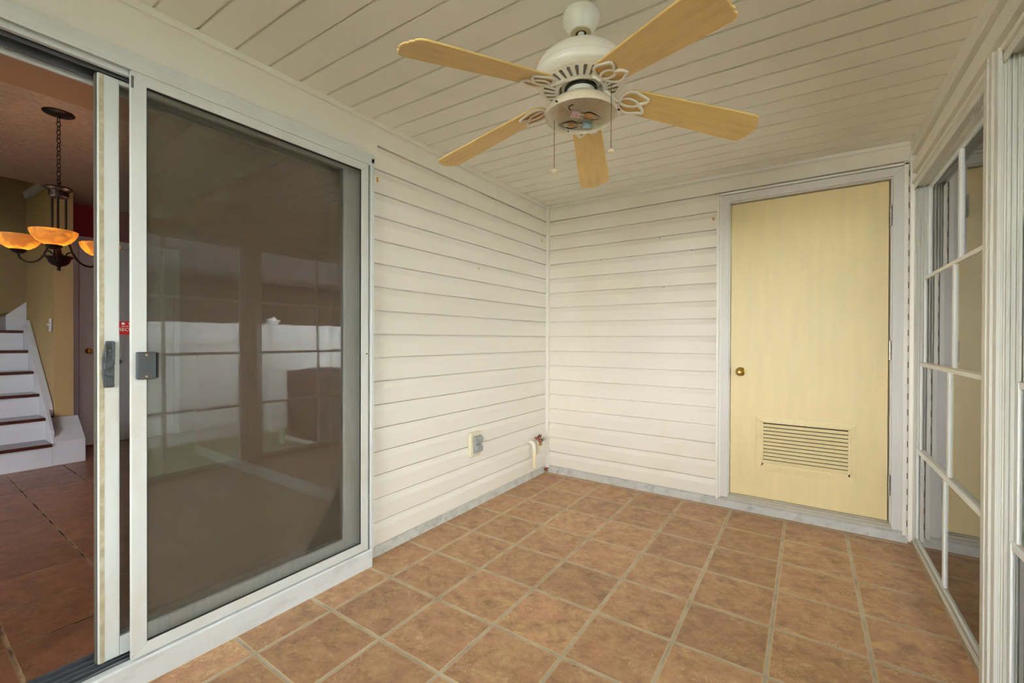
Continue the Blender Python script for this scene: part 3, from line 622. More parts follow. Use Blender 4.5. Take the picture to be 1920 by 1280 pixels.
SOCK = mat('socket_pink', (206, 176, 176), 0.5, 0.25, 90); SOCK2 = mat('socket_blue', (150, 180, 186), 0.5, 0.3, 90); FIL = mat('filament_amber', (226, 160, 60), 0.4)
for k, (p0, p1) in enumerate((((-0.034, -0.012), (0.055, 0.095)), ((-0.012, 0.112), (-0.110, 0.036)))):
    p0 = Vector((p0[0], p0[1], 0.0)); p1 = Vector((p1[0], p1[1], 0.0)); dr = (p1-p0).normalized()
    M_ = Matrix.Translation((p0.x, p0.y, zp+0.020)) @ dr.to_track_quat('Z', 'Y').to_matrix().to_4x4() @ Matrix.Scale(1.25, 4)
    bl = MB().lathe([(0.0, 0.0), (0.0105, 0.0), (0.0105, 0.026), (0.0, 0.026)], 20).xf(M_).build('bulb_socket', SOCK if k == 0 else SOCK2, fan, smooth=True)
    MB().lathe([(0.008, 0.026), (0.0085, 0.030), (0.0075, 0.033), (0.0085, 0.036), (0.007, 0.040)], 20).xf(M_).build('bulb_cap', CHROME, bl, smooth=True)
    MB().lathe([(0.006, 0.040), (0.010, 0.048), (0.0125, 0.058), (0.011, 0.070), (0.0065, 0.084), (0.002, 0.096), (0.0, 0.100)], 20, cap=False).xf(M_).build('bulb_glass', BGL, bl, smooth=True)
    f_ = MB()
    for t in range(4): f_.tube([(0.003*math.cos(t*PI/2), 0.003*math.sin(t*PI/2), 0.044), (0.0045*math.cos(t*PI/2), 0.0045*math.sin(t*PI/2), 0.072)], 0.0009, 5)
    f_.xf(M_).build('filament', FIL, bl)
    MB().tube(catmull([p0+Vector((0, 0, zp+0.03)), p0-dr*0.012+Vector((0.004, 0, zp+0.040)), p0-dr*0.004+Vector((0.012, 0.006, zp+0.050))]), 0.0018, 6).build('wire', DARK, bl, smooth=True)
# badge on the housing
bd = MB(); q = 18
ca = math.atan2(-0.827*0.72-0.0, 0.562*-1.0)  # towards left-front
ca = math.radians(200)
BG = mat('badge_amber', (222, 176, 84), 0.4, 0.08, 120); BGD = mat('badge_print', (150, 92, 40), 0.5)
def shoulder(r): return None
Mb = Matrix.Translation((0, 0, 0)) @ Matrix.Rotation(math.radians(232), 4, 'Z') @ Matrix.Translation((0.1505, 0, zt-0.040)) @ Matrix.Rotation(math.radians(43), 4, 'Y')
vs = [(0.0008, 0, 0)]+[(0.0006, 0.0105*math.cos(2*PI*i/q), 0.0145*math.sin(2*PI*i/q)) for i in range(q)]
Mb = Matrix.Rotation(math.radians(222), 4, 'Z') @ Matrix.Translation((0.1510, 0, zt-0.055)) @ Matrix.Rotation(math.radians(-40), 4, 'Y')
bd.add([(0.0022, 0, 0)]+[(0.0012, 0.0145*math.cos(2*PI*i/q), 0.0145*math.sin(2*PI*i/q)) for i in range(q)]+[(-0.004, 0.0145*math.cos(2*PI*i/q), 0.0145*math.sin(2*PI*i/q)) for i in range(q)],
       [(0, 1+i, 1+(i+1) % q) for i in range(q)]+[(1+i, 1+q+i, 1+q+(i+1) % q, 1+(i+1) % q) for i in range(q)])
bd.xf(Mb); bdo = bd.build('badge', BG, fan)
MB().tube([(0.0026, -0.006, 0.002), (0.0028, 0.001, 0.005), (0.0026, 0.004, 0.003)], 0.0012, 5).tube([(0.0026, -0.008, -0.004), (0.0026, 0.0, -0.003), (0.0022, 0.008, -0.002)], 0.0008, 5).xf(Mb).build('badge_mark', BGD, bdo)
# pull chains
def chain(px_, py_, z0_, z1_, kind):
    c = MB(); z = z0_
    while z > z1_: c.lathe([(0, 0.0019), (0.0016, 0.001), (0.0016, -0.001), (0, -0.0019)], 6, (px_, py_, z)); z -= 0.0042
    c.tube([(px_, py_, z0_), (px_, py_, z1_)], 0.0007, 4)
    o_ = c.build('pull_chain', mat('chain_metal', (120, 104, 78), 0.4, metal=0.7) if kind == 0 else bpy.data.materials['chain_metal'], fan)
    return o_
lx, ly = 0.827, 0.562; fx_, fy_ = -0.562, 0.827
c1 = chain(-0.092*lx+0.03*fx_, -0.092*ly+0.03*fy_, 2.00-FZ, 1.822-FZ, 0)
FP = mat('finial_cream', (224, 208, 172), 0.4, 0.05, 90)
MB().lathe([(0, 0.006), (0.003, 0.005), (0.012, 0.002), (0.0125, -0.001), (0.009, -0.004), (0.004, -0.006), (0.003, -0.010), (0, -0.011)], 20, (-0.092*lx+0.03*fx_, -0.092*ly+0.03*fy_, 1.816-FZ)).build('finial', FP, c1, smooth=True)
pxx, pyy = 0.088*lx-0.098*fx_, 0.088*ly-0.098*fy_
c2 = chain(pxx, pyy, 2.045-FZ, 1.842-FZ, 1)
MB().tube(catmull([(0.052*lx-0.02*fx_, 0.052*ly-0.02*fy_, zh-0.026), (0.075*lx-0.06*fx_, 0.075*ly-0.06*fy_, zh-0.020), (pxx, pyy, zh-0.050), (pxx, pyy, 2.04-FZ)]), 0.0011, 5).build('chain_lead', bpy.data.materials['chain_metal'], c2)
MB().lathe([(0, 0.008), (0.003, 0.007), (0.0105, 0.002), (0.011, -0.002), (0.008, -0.006), (0, -0.008)], 20, (pxx, pyy, 1.834-FZ)).build('finial', FP, c2, smooth=True)
# blades
def blade_outline():
    up_ = [(0.0, 0.0), (0.002, 0.020), (0.010, 0.036), (0.028, 0.049), (0.055, 0.0545), (0.15, 0.058), (0.30, 0.063), (0.40, 0.0665), (0.470, 0.0670), (0.484, 0.063), (0.492, 0.053), (0.492, 0.044), (0.500, 0.036), (0.499, 0.026), (0.506, 0.016), (0.508, 0.0)]
    pts = up_+[(x, -y) for x, y in up_[-2:0:-1]]
    return pts
def make_blade(mb_len=1.0):
    pts = blade_outline(); b = MB(); t = 0.0028
    b.prism(pts, 'z', -t, t); return b
def iron_parts():
    i = MB(); r = 0.0048
    zz = -0.0065
    wing = [(0.0, 0.0), (0.004, 0.022), (0.020, 0.041), (0.045, 0.047), (0.070, 0.040), (0.100, 0.030), (0.092, 0.014), (0.068, 0.0)]
    wl1 = catmull([(x, y, zz) for x, y in wing[:6]], 5); wl2 = catmull([(x, y, zz) for x, y in wing[5:]], 5)
    for W in (wl1, wl2):
        i.tube(W, r*1.15, 8, flat=0.8); i.tube([(p[0], -p[1], p[2]) for p in W], r*1.15, 8, flat=0.8)
    i.tube([(0.036+0.034*math.cos(a), 0.016*math.sin(a), zz) for a in [2*PI*k/20 for k in range(20)]], r, 8, True, flat=0.8)
    return i
angs = [(-107.6, 0.030, 1.975), (-178.4, 0.008, 1.965), (108.7, 0.0, 1.963), (36.7, 0.0, 1.965), (-34.6, 0.0, 1.960)]
BR0 = 0.142; ZR = 2.066
for a, ex, zt_ in angs:
    droop = math.atan2(ZR-zt_, 0.64-BR0)
    bl = empty('blade_assembly', (0, 0, 0)); bl.parent = fan; bl.rotation_euler = (0, 0, math.radians(a))
    Ml = Matrix.Translation((BR0+ex*0.5, 0, ZR-FZ)) @ Matrix.Rotation(droop, 4, 'Y') @ Matrix.Rotation(math.radians(-11), 4, 'X')
    S = Matrix.Diagonal((1+ex/0.5, 1, 1, 1))
    bo = make_blade().xf(Ml @ S).build('blade', BLADE, bl)
    MB().tube([(x, y, 0.0) for x, y in blade_outline()], 0.0031, 6, True).xf(Ml @ S).build('edge_highlight', EDGEHI, bo, smooth=True)  # pale rim tube, a painted highlight along the blade outline
    ir = iron_parts().xf(Ml @ Matrix.Diagonal((0.98, 1.10, 1, 1)))
    p_end = Ml @ Vector((0.0, 0, -0.0065))
    ir.tube(catmull([(0.062, 0, zh-0.008), (0.080, 0, zh-0.012), (0.105, 0, zh-0.030), (p_end.x-0.012, 0, p_end.z+0.001), tuple(p_end)]), [0.0085]*6+[0.0075]*6+[0.0065]*6+[0.005]*7, 10)
    ir.build('blade_iron', IRON, bl, smooth=True)

# ------------------------------------------------------------------ outlet cover, drain pipe, faucet on left wall
OC = empty('outlet_cover', (0.0, -1.045, 0.372)); tag(OC, 'cream mounting block with grey weatherproof outlet cover low on the left wall', 'outlet')
mb = MB().prism([(-0.056, 0.0), (0.056, 0.0), (0.056, 0.172), (-0.056, 0.172)], 'x', -0.005, 0.024); mb.build('mounting_block', mat('block_cream', (214, 208, 178), 0.5, 0.04, 8), OC, 0.006, seg=3)
GC = mat('grey_cover', (150, 154, 152), 0.6, 0.2, 90, bump=0.3, bscale=300)
cv = MB().box(0.024, 0.034, -0.030, 0.046, 0.024, 0.146).build('cover_plate', GC, OC, 0.002)
for z in (0.030, 0.088): MB().prism([(0.034, z), (0.052, z+0.006), (0.054, z+0.040), (0.046, z+0.052), (0.034, z+0.053)], 'y', -0.020, 0.044).build('flip_lid', GC, cv, 0.003)
MB().box(0.034, 0.044, -0.028, -0.021, 0.03, 0.14).build('lid_hinge', GC, cv, 0.001)
DP = empty('drain_pipe', (0.0, -0.300, 0.0)); tag(DP, 'white plastic drain pipe with elbow coming out of the siding and pointing down', 'pipe')
PVC = mat('pvc_cream', (232, 218, 178), 0.4, 0.03, 20); PVCW = mat('pvc_white', (222, 220, 204), 0.4, 0.03, 20)
MB().tube([(-0.01, 0, 0.322), (0.012, 0, 0.326), (0.032, 0, 0.322), (0.044, 0, 0.308), (0.049, 0, 0.288), (0.049, 0, 0.262)], [0.0165, 0.0165, 0.0155, 0.0155, 0.0165, 0.0165], 16).build('elbow', PVCW, DP, smooth=True)
MB().tube([(0.049, 0, 0.275), (0.049, 0, 0.112)], 0.0125, 16).build('pipe', PVC, DP, smooth=True)
HF = empty('hose_faucet', (0.0, -0.215, 0.30)); tag(HF, 'rusty brass hose faucet with chrome cap beside the corner post', 'faucet')
RUST = mat('rusty_brass', (150, 84, 54), 0.6, 0.4, 60, metal=0.4, stain=(214, 196, 176), stain_amt=0.9, stain_scale=50)
MB().tube([(-0.005, 0, 0.045), (0.03, 0, 0.045), (0.055, 0, 0.030), (0.062, 0, 0.005), (0.062, 0, -0.010)], [0.011, 0.011, 0.014, 0.012, 0.013], 12).build('valve_body', RUST, HF, smooth=True)
MB().lathe([(0.015, 0), (0.017, 0.004), (0.017, 0.010), (0.006, 0.013), (0.006, 0.03)], 14, (0.05, 0, 0.052)).build('handle_stem', RUST, HF, smooth=True)
MB().tube([(0.05, -0.034, 0.062), (0.05, -0.012, 0.074), (0.05, 0.012, 0.060), (0.05, 0.030, 0.072)], 0.0045, 8).build('handle', mat('black_iron', (42, 38, 36), 0.5), HF, smooth=True)
MB().tube([(0.062, 0.012, 0.030), (0.062, 0.040, 0.032)], 0.0125, 14).build('vacuum_cap', mat('chrome', (170, 178, 190), 0.2, metal=1.0), HF, smooth=True)
MB().tube([(0.020, 0.030, 0.02), (0.020, 0.030, -0.09)], 0.0075, 10).build('tube', PVC, HF, smooth=True)
MB().lathe([(0, 0.0), (0.044, 0.0), (0.044, 0.003), (0.038, 0.004), (0, 0.004)], 28).xf(Matrix.Translation((0.0025, -0.005, 0.075)) @ Matrix.Rotation(PI/2, 4, 'Y')).build('wall_plate', VINYL, HF)

# ------------------------------------------------------------------ tape scraps and screws on siding
TAPE = mat('amber_tape', (206, 148, 24), 0.5, 0.1, 60)
def tape(x0, x1, y0, y1, z0, z1, lab):
    o = MB().box(x0, x1, y0, y1, z0, z1).build('tape_scrap', TAPE, bevel=0.0004); tag(o, lab, 'tape', 'amber tape scraps on the siding')
tape(0.002, 0.004, -1.884, -1.874, 2.050, 2.076, 'amber tape scrap on the siding beside the top of the patio door')
tape(0.002, 0.004, -0.106, -0.096, 2.058, 2.080, 'amber tape scrap on the left wall just before the corner post')
tape(1.372, 1.385, -0.0045, -0.002, 2.061, 2.081, 'amber tape scrap on the back wall beside the door casing')
tape(0.002, 0.004, -0.999, -0.992, 1.693, 1.707, 'tiny amber tape speck in the middle of the left wall')
for (x, y, z, lab) in ((0.519, -0.001, 1.862, 'small dark screw in the back wall nearest the corner post'), (1.23, -0.001, 1.863, 'small dark screw in the back wall nearest the door casing'), (0.996, -0.001, 1.984, 'uppermost small dark screw in the middle of the back wall'), (1.03, -0.001, 1.60, 'lowest small dark screw in the middle of the back wall')):
    o = MB().lathe([(0, 0.004), (0.003, 0.003), (0.0035, 0)], 8).xf(Matrix.Translation((x, y, z)) @ Matrix.Rotation(PI/2, 4, 'X')).build('screw', DARK); tag(o, lab, 'screw', 'screws in the siding')

# ------------------------------------------------------------------ interior beyond the patio door
HF_ = 0.09; HI = 2.555
o = MB().box(-6.2, -0.12, -6.3, 0.2, -0.02, HF_).build('floor_hall', FLOORI); st(o, 'brown ceramic tile floor of the room behind the patio door', 'floor')
o = MB().box(-1.585, -0.12, -6.3, 0.2, HI-0.004, HI+0.12).build('ceiling_soffit', SOFI); st(o, 'smooth tan ceiling strip just inside the patio door', 'ceiling')
o = MB().box(-3.68, -1.585, -6.3, 0.2, HI, HI+0.12).box(-4.25, -3.68, -2.40, 0.2, HI, HI+0.12).build('ceiling_hall', POP); st(o, 'textured popcorn ceiling with the chandelier', 'ceiling')
o = MB().box(-2.92, -0.14, -1.68, -1.58, HF_, HI).build('wall_hall', MAROON); st(o, 'dark maroon interior wall seen through the screened glass', 'wall')
o = MB().box(-2.935, -0.14, -1.694, -1.68, HF_, HF_+0.085).build('baseboard_hall', RISER, bevel=0.002); st(o, 'white baseboard under the maroon interior wall', 'baseboard')
OU = empty('wall_outlet', (-1.35, -1.681, 0.40)); tag(OU, 'white wall outlet low on the maroon interior wall', 'outlet')
MB().box(-0.036, 0.036, -0.006, 0, 0, 0.115).build('plate', RISER, OU, 0.001)
MB().box(-0.016, 0.016, -0.008, -0.006, 0.015, 0.050).box(-0.016, 0.016, -0.008, -0.006, 0.065, 0.100).build('socket', SASH, OU, 0.001)
o = MB().box(-4.27, -4.15, -2.39, 0.2, HF_, HI+0.1).build('wall_closet', MAROON); st(o, 'maroon far wall above the grey interior door', 'wall')
o = MB().box(-4.15, -4.13, -2.305, -2.262, HF_, 2.225).box(-4.15, -4.13, -1.465, -1.41, HF_, 2.225).box(-4.15, -4.128, -2.305, -1.41, 2.150, 2.225).build('trim_17', GREYD, bevel=0.002); st(o, 'grey casing around the interior closet door', 'door casing')
d = empty('door_5', (-4.145, -1.865, HF_)); st(d, 'grey panelled interior door with small brass knob', 'door')
MB().box(0, 0.012, -0.392, 0.395, 0.012, 2.055).build('door_slab', GREYD, d, 0.001)
pn = MB()
for (za_, zb2) in ((0.16, 0.72), (0.84, 1.52), (1.62, 1.94)):
    for ya, yb in ((-0.26, -0.03), (0.05, 0.30)):
        pn.box(0.012, 0.016, ya, yb, za_, zb2).box(0.016, 0.021, ya+0.03, yb-0.03, za_+0.03, zb2-0.03)
pn.build('raised_panel', GREYD, d, 0.002)
MB().lathe([(0, 0), (0.028, 0), (0.028, 0.004), (0.012, 0.010), (0.011, 0.025), (0.024, 0.035), (0.026, 0.048), (0.018, 0.058), (0, 0.06)], 24).xf(Matrix.Translation((0.012, -0.325, 0.975)) @ Matrix.Rotation(PI/2, 4, 'Y')).build('knob', BRASS, d, smooth=True)
MB().box(0.0, 0.006, -0.40, -0.392, 0.94, 1.0).build('latch_plate', BRASS, d)
# stair side wall, far walls, stairwell
o = MB().box(-4.96, -3.70, -2.505, -2.38, HF_, 4.4).build('wall_stair', TAN); st(o, 'tan wall end and side wall along the staircase', 'wall')
o = MB().box(-6.2, -6.05, -6.3, 0.2, HF_, 4.4).build('wall_far', TAN); st(o, 'dim tan wall behind the upper stair landing', 'wall')
o = MB().box(-6.2, -0.12, -6.45, -6.3, HF_, 0.9).box(-6.2, -2.35, -6.45, -6.3, 0.9, 4.4).box(-1.65, -0.12, -6.45, -6.3, 0.9, 4.4).box(-2.35, -1.65, -6.45, -6.3, 2.2, 4.4).build('wall_hall_left', TAN); st(o, 'tan wall of the dining room with an opening for the added window', 'wall')
o = MB().box(-6.2, -3.68, -6.3, 0.2, 4.4, 4.5).build('ceiling_stair', SOFI); st(o, 'high ceiling over the staircase', 'ceiling')
o = MB().box(-3.68, -3.62, -6.3, -2.40, HI+0.10, 4.4).box(-4.2, -3.68, -2.38, -2.33, HI+0.1, 4.4).build('wall_header', SOFI); st(o, 'header wall above the edge of the textured ceiling', 'wall')
o = MB().box(-6.2, -0.12, 0.2, 0.3, HF_, 4.4).build('wall_hall_right', TAN); st(o, 'end wall of the house interior behind the maroon wall', 'wall')
o = MB().box(-4.96, -4.27, -2.38, 0.2, HF_, 4.4).build('wall_core', TAN); st(o, 'solid closet core beside the staircase', 'wall')
wn = empty('window_7', (-2.0, -6.37, 0.9)); wn.scale = (0.7, 1, 1); st(wn, 'unseen window added to bring daylight into the house', 'window')  # unseen window, added as a daylight source for the interior
MB().box(-0.5, -0.46, -0.03, 0.03, 0, 1.3).box(0.46, 0.5, -0.03, 0.03, 0, 1.3).box(-0.46, 0.46, -0.03, 0.03, 0, 0.04).box(-0.46, 0.46, -0.03, 0.03, 1.26, 1.3).box(-0.02, 0.02, -0.02, 0.02, 0.04, 1.26).build('window_frame', WINF, wn)
MB().box(-0.46, 0.46, -0.002, 0.0, 0.04, 1.26).build('pane', WGLASS, wn)
# staircase
sx0, RUN, RISE = -3.437, 0.255, 0.197
SC_ = empty('staircase', (sx0, -3.2, HF_)); tag(SC_, 'white staircase with dark wooden treads and a boxed bottom post', 'staircase')
syr, syl = -2.562+3.2, -4.1+3.2
for i in range(6):
    x = -RUN*i
    MB().box(x-0.012, x, syl, syr, RISE*i, RISE*(i+1)-0.028).build('riser', RISER, SC_)
    if i < 5: MB().box(x-RUN-0.01, x+0.024, syl, syr+0.0, RISE*(i+1)-0.028, RISE*(i+1)).build('tread', WOOD, SC_, 0.006)
MB().box(-RUN*5-1.33, -RUN*5+0.024, syl, syr, RISE*6-0.028, RISE*6).build('landing', WOOD, SC_, 0.004)
core = MB()
for i in range(6): core.box(-RUN*5-1.3, -RUN*i-0.012, syl, syr-0.001, RISE*i, RISE*(i+1)-0.028)
core.build('carcass', RISER, SC_)
# skirt board: lower band and raised cap along the wall
def band(y0, y1, up0, up1, xs_, xe_):
    s_ = RISE/RUN; return [(xs_, up0-s_*(xs_)), (xs_, up1-s_*(xs_)), (xe_, up1-s_*(xe_)), (xe_, up0-s_*(xe_))]
mb = MB().prism([(x, z) for x, z in [(-0.05, 0.02), (-0.05, 0.30), (-1.26, 1.235), (-1.26, 0.9)]], 'y', syr-0.001, syr+0.024)
mb.prism([(-0.27, 0.40), (-0.27, 0.46), (-0.30, 0.51), (-1.30, 1.29), (-1.30, 1.19)], 'y', syr+0.024, syr+0.052)
mb.build('skirt_board', RISER, SC_, 0.003)
mb = MB().prism([(0.0, 0.0), (0.0, 0.198), (-0.262, 0.388), (-0.262, 0.0)], 'y', syr+0.002, syr+0.212); mb.build('bottom_box', RISER, SC_, 0.004)
# second flight seen above the landing
mb = MB().box(-2.55, -1.61, 0.61, 0.64, RISE*6, RISE*6+0.17).prism([(0.555, RISE*6), (0.555, RISE*6+0.16), (0.71, RISE*6+0.32), (0.90, RISE*6+0.52), (0.90, RISE*6)], 'x', -1.60, -1.57)
mb.build('upper_flight', RISER, SC_, 0.003)
MB().box(-2.55, -1.61, 0.59, 0.88, RISE*6+0.17, RISE*6+0.2).build('upper_tread', WOOD, SC_, 0.004)
MB().prism([(-1.46, 2.64), (-1.35, 2.553), (-0.54, 2.517), (-0.72, 2.594)], 'y', 0.66, 0.694).build('upper_stringer', RISER, SC_, 0.003)
# light switch on stair wall
LS = empty('light_switch', (-3.80, -2.511, 1.255)); tag(LS, 'white toggle light switch on the stair side wall', 'switch')
MB().box(-0.037, 0.037, -0.006, 0.0, 0, 0.118).build('plate', RISER, LS, 0.001)
MB().box(-0.005, 0.005, -0.024, -0.006, 0.055, 0.068).build('toggle', RISER, LS, 0.001)
# small framed picture on far wall
PF = empty('picture_frame', (-6.05, -3.36, 1.98)); tag(PF, 'small white frame on the dim wall beyond the stairs', 'picture frame')
MB().box(0, 0.02, -0.16, 0.16, -0.14, 0.14).build('frame', RISER, PF, 0.003); MB().box(0.02, 0.022, -0.12, 0.12, -0.10, 0.10).build('picture', mat('grey_print', (120, 116, 110), 0.6), PF)

# chandelier
CX, CY = -1.806, -2.794
CH = empty('chandelier', (CX, CY, HI)); tag(CH, 'dark bronze chandelier with three glowing amber glass bowls', 'chandelier')
MB().lathe([(0.0, 0.0), (0.072, 0.0), (0.072, -0.004), (0.066, -0.010), (0.040, -0.016), (0.014, -0.022), (0.010, -0.030), (0.0, -0.031)], 40).build('ceiling_canopy', BRONZE, CH, smooth=True)
nl = 16; z = -0.036
L_ = (0.036-(HI-2.125)+0.0); step = (HI-2.125-0.03)/nl
for i in range(nl):
    zc_ = -0.030-step*(i+0.5); pts = [(0.0095*math.cos(a), 0, zc_+(step*0.62)*math.sin(a)) for a in [2*PI*k/14 for k in range(14)]]
    M_ = Matrix.Rotation(PI/2*(i % 2)+0.4, 4, 'Z'); MB().tube(pts, 0.0024, 6, True).xf(M_).build('chain_link', BRONZE, CH, smooth=True)
zB = 2.107-HI
MB().tube([(0.018*math.cos(a), 0, zB+0.012+0.02*math.sin(a)) for a in [2*PI*k/16 for k in range(16)]], 0.003, 6, True).build('loop', BRONZE, CH, smooth=True)
MB().lathe([(0.0, zB+0.004), (0.04, zB), (0.062, zB-0.004), (0.064, zB-0.012), (0.052, zB-0.020), (0.046, zB-0.026), (0.044, zB-0.058), (0.036, zB-0.064), (0.0, zB-0.066)], 40).build('top_collar', BRONZE, CH, smooth=True)
A0 = -15; RS = 0.205; zR = 1.80-HI
AMB = None
m, nt_ = new_mat('amber_glass'); Lk = nt_.links.new
o_ = N(nt_, 'ShaderNodeOutputMaterial'); pb_ = N(nt_, 'ShaderNodeBsdfPrincipled'); Lk(pb_.outputs[0], o_.inputs[0])
t_ = N(nt_, 'ShaderNodeTexCoord'); nz = N(nt_, 'ShaderNodeTexNoise'); nz.inputs['Scale'].default_value = 11; nz.inputs['Detail'].default_value = 4; nz.inputs['Distortion'].default_value = 1.5; Lk(t_.outputs['Object'], nz.inputs['Vector'])
rp = N(nt_, 'ShaderNodeValToRGB'); rp.color_ramp.elements[0].position = 0.40; rp.color_ramp.elements[0].color = (*s2l((238, 190, 84)), 1); rp.color_ramp.elements[1].position = 0.62; rp.color_ramp.elements[1].color = (*s2l((186, 136, 74)), 1)
Lk(nz.outputs['Fac'], rp.inputs[0]); Lk(rp.outputs[0], pb_.inputs['Base Color']); pb_.inputs['Roughness'].default_value = 0.4
pb_.inputs['Subsurface Weight'].default_value = 0.0; Lk(rp.outputs[0], pb_.inputs['Emission Color']); pb_.inputs['Emission Strength'].default_value = 0.11
pb_.inputs['Transmission Weight'].default_value = 0.0
tl = N(nt_, 'ShaderNodeBsdfTranslucent'); Lk(rp.outputs[0], tl.inputs[0]); mm = N(nt_, 'ShaderNodeMixShader'); mm.inputs[0].default_value = 0.5
Lk(pb_.outputs[0], mm.inputs[1]); Lk(tl.outputs[0], mm.inputs[2]); Lk(mm.outputs[0], o_.inputs[0]); AMB = m
for k in range(3):
    a = math.radians(A0+120*k); ca_, sa_ = math.cos(a), math.sin(a)
    arm = MB()
    P_ = [(0.034, zB-0.060), (0.034, zB-0.20), (0.036, zB-0.265), (0.060, 1.735-HI), (0.100, 1.668-HI), (0.150, 1.650-HI), (0.192, 1.668-HI), (0.204, 1.690-HI), (0.205, 1.704-HI)]
    arm.tube(catmull([(r*ca_, r*sa_, z) for r, z in P_], 6), 0.0058, 8)
    arm.tube(catmull([(0.030*ca_, 0.030*sa_, 1.69-HI), (0.042*ca_, 0.042*sa_, 1.715-HI), (0.062*ca_, 0.062*sa_, 1.722-HI), (0.075*ca_, 0.075*sa_, 1.712-HI)], 5), 0.0045, 8)
    ao = arm.build('arm', BRONZE, CH, smooth=True)
    c = (RS*ca_, RS*sa_, 0)
    MB().lathe([(0.0, 1.698-HI), (0.018, 1.700-HI), (0.030, 1.710-HI), (0.036, 1.718-HI), (0.037, 1.724-HI), (0.0, 1.726-HI)], 28, c).build('cup', BRONZE, ao, smooth=True)
    zq = 1.724-HI; R_ = 0.101
    prof_ = [(0.030, zq), (0.050, zq+0.007), (0.070, zq+0.021), (0.088, zq+0.044), (0.098, zq+0.066), (R_, zq+0.080), (R_-0.003, zq+0.082), (R_-0.007, zq+0.067), (0.084, zq+0.046), (0.066, zq+0.025), (0.048, zq+0.012), (0.0, zq+0.008)]
    MB().lathe(prof_, 48, c, cap=False).build('glass_shade', AMB, ao, smooth=True)
    ld = bpy.data.lights.new('bulb', 'POINT'); ld.energy = 0.28; ld.color = (1.0, 0.84, 0.64); ld.shadow_soft_size = 0.02
    lo = bpy.data.objects.new('bulb', ld); COL.objects.link(lo); lo.parent = ao; lo.location = (c[0], c[1], zq+0.040)
MB().lathe([(0.0, 1.60-HI), (0.008, 1.604-HI), (0.010, 1.612-HI), (0.006, 1.62-HI), (0.012, 1.628-HI), (0.030, 1.634-HI), (0.046, 1.650-HI), (0.052, 1.670-HI), (0.066, 1.684-HI), (0.066, 1.690-HI), (0.030, 1.694-HI), (0.014, 1.71-HI), (0.006, 1.76-HI), (0.0, 1.77-HI)], 40).build('bottom_bowl', BRONZE, CH, smooth=True)

# ------------------------------------------------------------------ outside
o = MB().box(2.60, 40, -40, 40, -0.6, -0.30).box(-3, 2.60, -40, YE-0.1, -0.6, -0.30).build('ground', GRASS); st(o, 'grass yard outside the porch windows', 'ground')
o = MB().box(2.60, 3.75, -12, 9.8, -0.30, -0.26).build('bounce_slab', mat('bounce_concrete', (214, 212, 204), 0.9, 0.05, 4, stain=(170, 166, 154), stain_amt=0.4, stain_scale=2)); st(o, 'pale slab outside the porch windows, added to bounce light onto the ceiling', 'bounce_slab')  # slab added as a reflector, throws daylight up to the porch ceiling
FEX = 5.15
rnd = random.Random(5)
def fence_panel(x, y0, along='y'):
    fp = empty('fence_panel', (x, y0, -0.30)); 
    if along == 'x': fp.rotation_euler = (0, 0, -PI/2)
    return fp
proto = empty('fence_panel', (FEX, 0, -0.30))
n = 13; bw = 1.80/n
for i in range(n): MB().box(-0.012, 0.012, 0.06+i*bw, 0.06+(i+1)*bw-0.008, 0.04, 1.72+0.006*math.sin(i*2.3)).build('picket', FENCE, proto, 0.003)
for za_ in (0.20, 1.42): MB().box(-0.03, -0.012, 0.05, 1.88, za_, za_+0.10).build('rail', FENCE, proto, 0.003)
MB().box(-0.055, 0.055, -0.055, 0.055, 0, 1.78).build('post', FENCE, proto, 0.004)
MB().box(-0.07, 0.07, -0.07, 0.07, 1.78, 1.80).lathe([(0.075, 1.80), (0.0, 1.85)], 4).build('post_cap', FENCE, proto, 0.003)
i = 0
for y0 in [-9.5+1.94*k for k in range(10)]:
    c = proto if i == 0 else copy_tree(proto); c.location = (FEX+0.03*math.sin(i), y0, -0.30)
    tag(c, 'white board fence panel in the yard mirrored in the patio glass', 'fence', 'white fence panels along the side yard'); i += 1
for k in range(2):
    c = copy_tree(proto); c.location = (1.10+1.94*k, 9.95, -0.30); c.rotation_euler = (0, 0, -PI/2)
    tag(c, 'white board fence panel closing the far end of the side yard', 'fence', 'white fence panels closing the side yard')
# air conditioner unit
AC = empty('air_conditioner', (4.05, 0.45, -0.30)); tag(AC, 'dark brown air conditioner cabinet in the side yard', 'air conditioner')
ACM = mat('ac_brown', (70, 50, 42), 0.6, 0.1, 10); MB().box(-0.42, 0.42, -0.42, 0.42, 0.0, 0.05).build('base_pan', CONC, AC); MB().box(-0.40, 0.40, -0.40, 0.40, 0.05, 1.02).build('cabinet', ACM, AC, 0.01)
g_ = MB()
for i in range(30): g_.box(-0.405, -0.40, -0.37, 0.37, 0.12+i*0.028, 0.132+i*0.028)
g_.build('grille', DARK, AC); MB().lathe([(0.0, 1.02), (0.32, 1.02), (0.33, 1.035), (0.30, 1.05), (0.0, 1.06)], 32).build('fan_guard', DARK, AC)
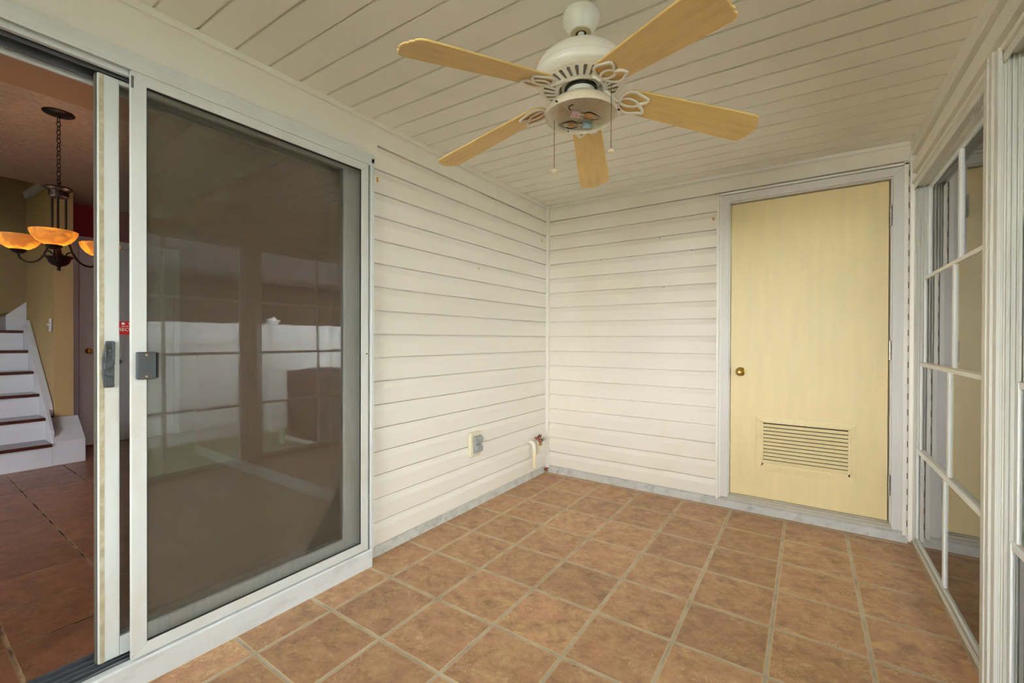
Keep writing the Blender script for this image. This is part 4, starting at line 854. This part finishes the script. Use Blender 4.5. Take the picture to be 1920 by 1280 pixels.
# trees beyond the fence
def tree(x, y, h, r, mt, lab, seed, nleaf=2600):
    rn = random.Random(seed); t = empty('tree', (x, y, -0.3)); tag(t, lab, 'tree', 'trees beyond the fence')
    tk = MB().tube([(0, 0, 0), (0.05, 0.03, h*0.3), (-0.03, 0.05, h*0.6), (0.02, 0, h*0.9)], [0.16, 0.13, 0.09, 0.03], 8)
    for k in range(7):
        a = rn.uniform(0, 2*PI); z = h*rn.uniform(0.3, 0.7); L__ = r*rn.uniform(0.6, 0.95)
        tk.tube([(0, 0, z), (L__*0.5*math.cos(a), L__*0.5*math.sin(a), z+L__*0.3), (L__*math.cos(a), L__*math.sin(a), z+L__*0.55)], [0.05, 0.035, 0.012], 6)
    tk.build('trunk', BARK, t, smooth=True)
    fo = MB(); cl = [(rn.uniform(-1, 1)*r*0.6, rn.uniform(-1, 1)*r*0.6, h*rn.uniform(0.30, 0.95), r*rn.uniform(0.35, 0.6)) for _ in range(26)]
    for i in range(nleaf):
        cx_, cy_, cz_, cr_ = cl[i % len(cl)]; v_ = Vector((rn.gauss(0, 1), rn.gauss(0, 1), rn.gauss(0, 1))).normalized()*cr_*rn.uniform(0.75, 1.05)
        p = Vector((cx_, cy_, cz_))+v_; a_ = Vector((rn.gauss(0, 1), rn.gauss(0, 1), rn.gauss(0, 1))).normalized(); b_ = a_.orthogonal().normalized(); s_ = rn.uniform(0.06, 0.13)
        fo.add([p-a_*s_, p+b_*s_*0.5, p+a_*s_, p-b_*s_*0.5], [(0, 1, 2, 3)])
    fo.build('foliage', mt, t)
for k, (x, y, h, r, mt, lab) in enumerate([
        (7.0, -2.35, 5.6, 1.5, LEAFG, 'light green tree beyond the fence in front of the brown house'),
        (7.6, -7.2, 6.0, 1.9, LEAFG, 'bright green tree beyond the fence nearest the street'),
        (2.0, 13.4, 6.5, 2.0, LEAFD, 'dark green tree behind the closing fence of the side yard'),
        (6.6, 14.6, 6.5, 1.9, LEAFD, 'dark green tree past the far corner of the fence')]):
    tree(x, y, h, r, mt, lab, 20+k)
NB = empty('neighbor_house', (9.6, 5.4, -0.3)); tag(NB, 'dark brown neighbouring house beyond the white fence', 'house')
NBM = mat('brown_boards', (78, 66, 54), 0.8, 0.08, 3, stretch=(1, 1, 8)); NBR = mat('brown_shingles', (62, 54, 48), 0.9, 0.2, 14, bump=0.5)
MB().box(0, 7, -5.6, 5.6, 0, 3.0).build('wall', NBM, NB)
MB().prism([(-0.7, 2.85), (-0.7, 3.0), (3.5, 5.2), (7.7, 3.0), (7.7, 2.85)], 'y', -6.1, 6.1).build('roof', NBR, NB)
for yy in (-3.2, 0.8, 3.6):
    f = MB().box(-0.04, 0.0, yy-0.55, yy+0.55, 1.1, 2.3).build('window', NBR, NB); MB().box(-0.05, -0.04, yy-0.47, yy+0.47, 1.18, 2.22).build('pane', LOUVD, f)
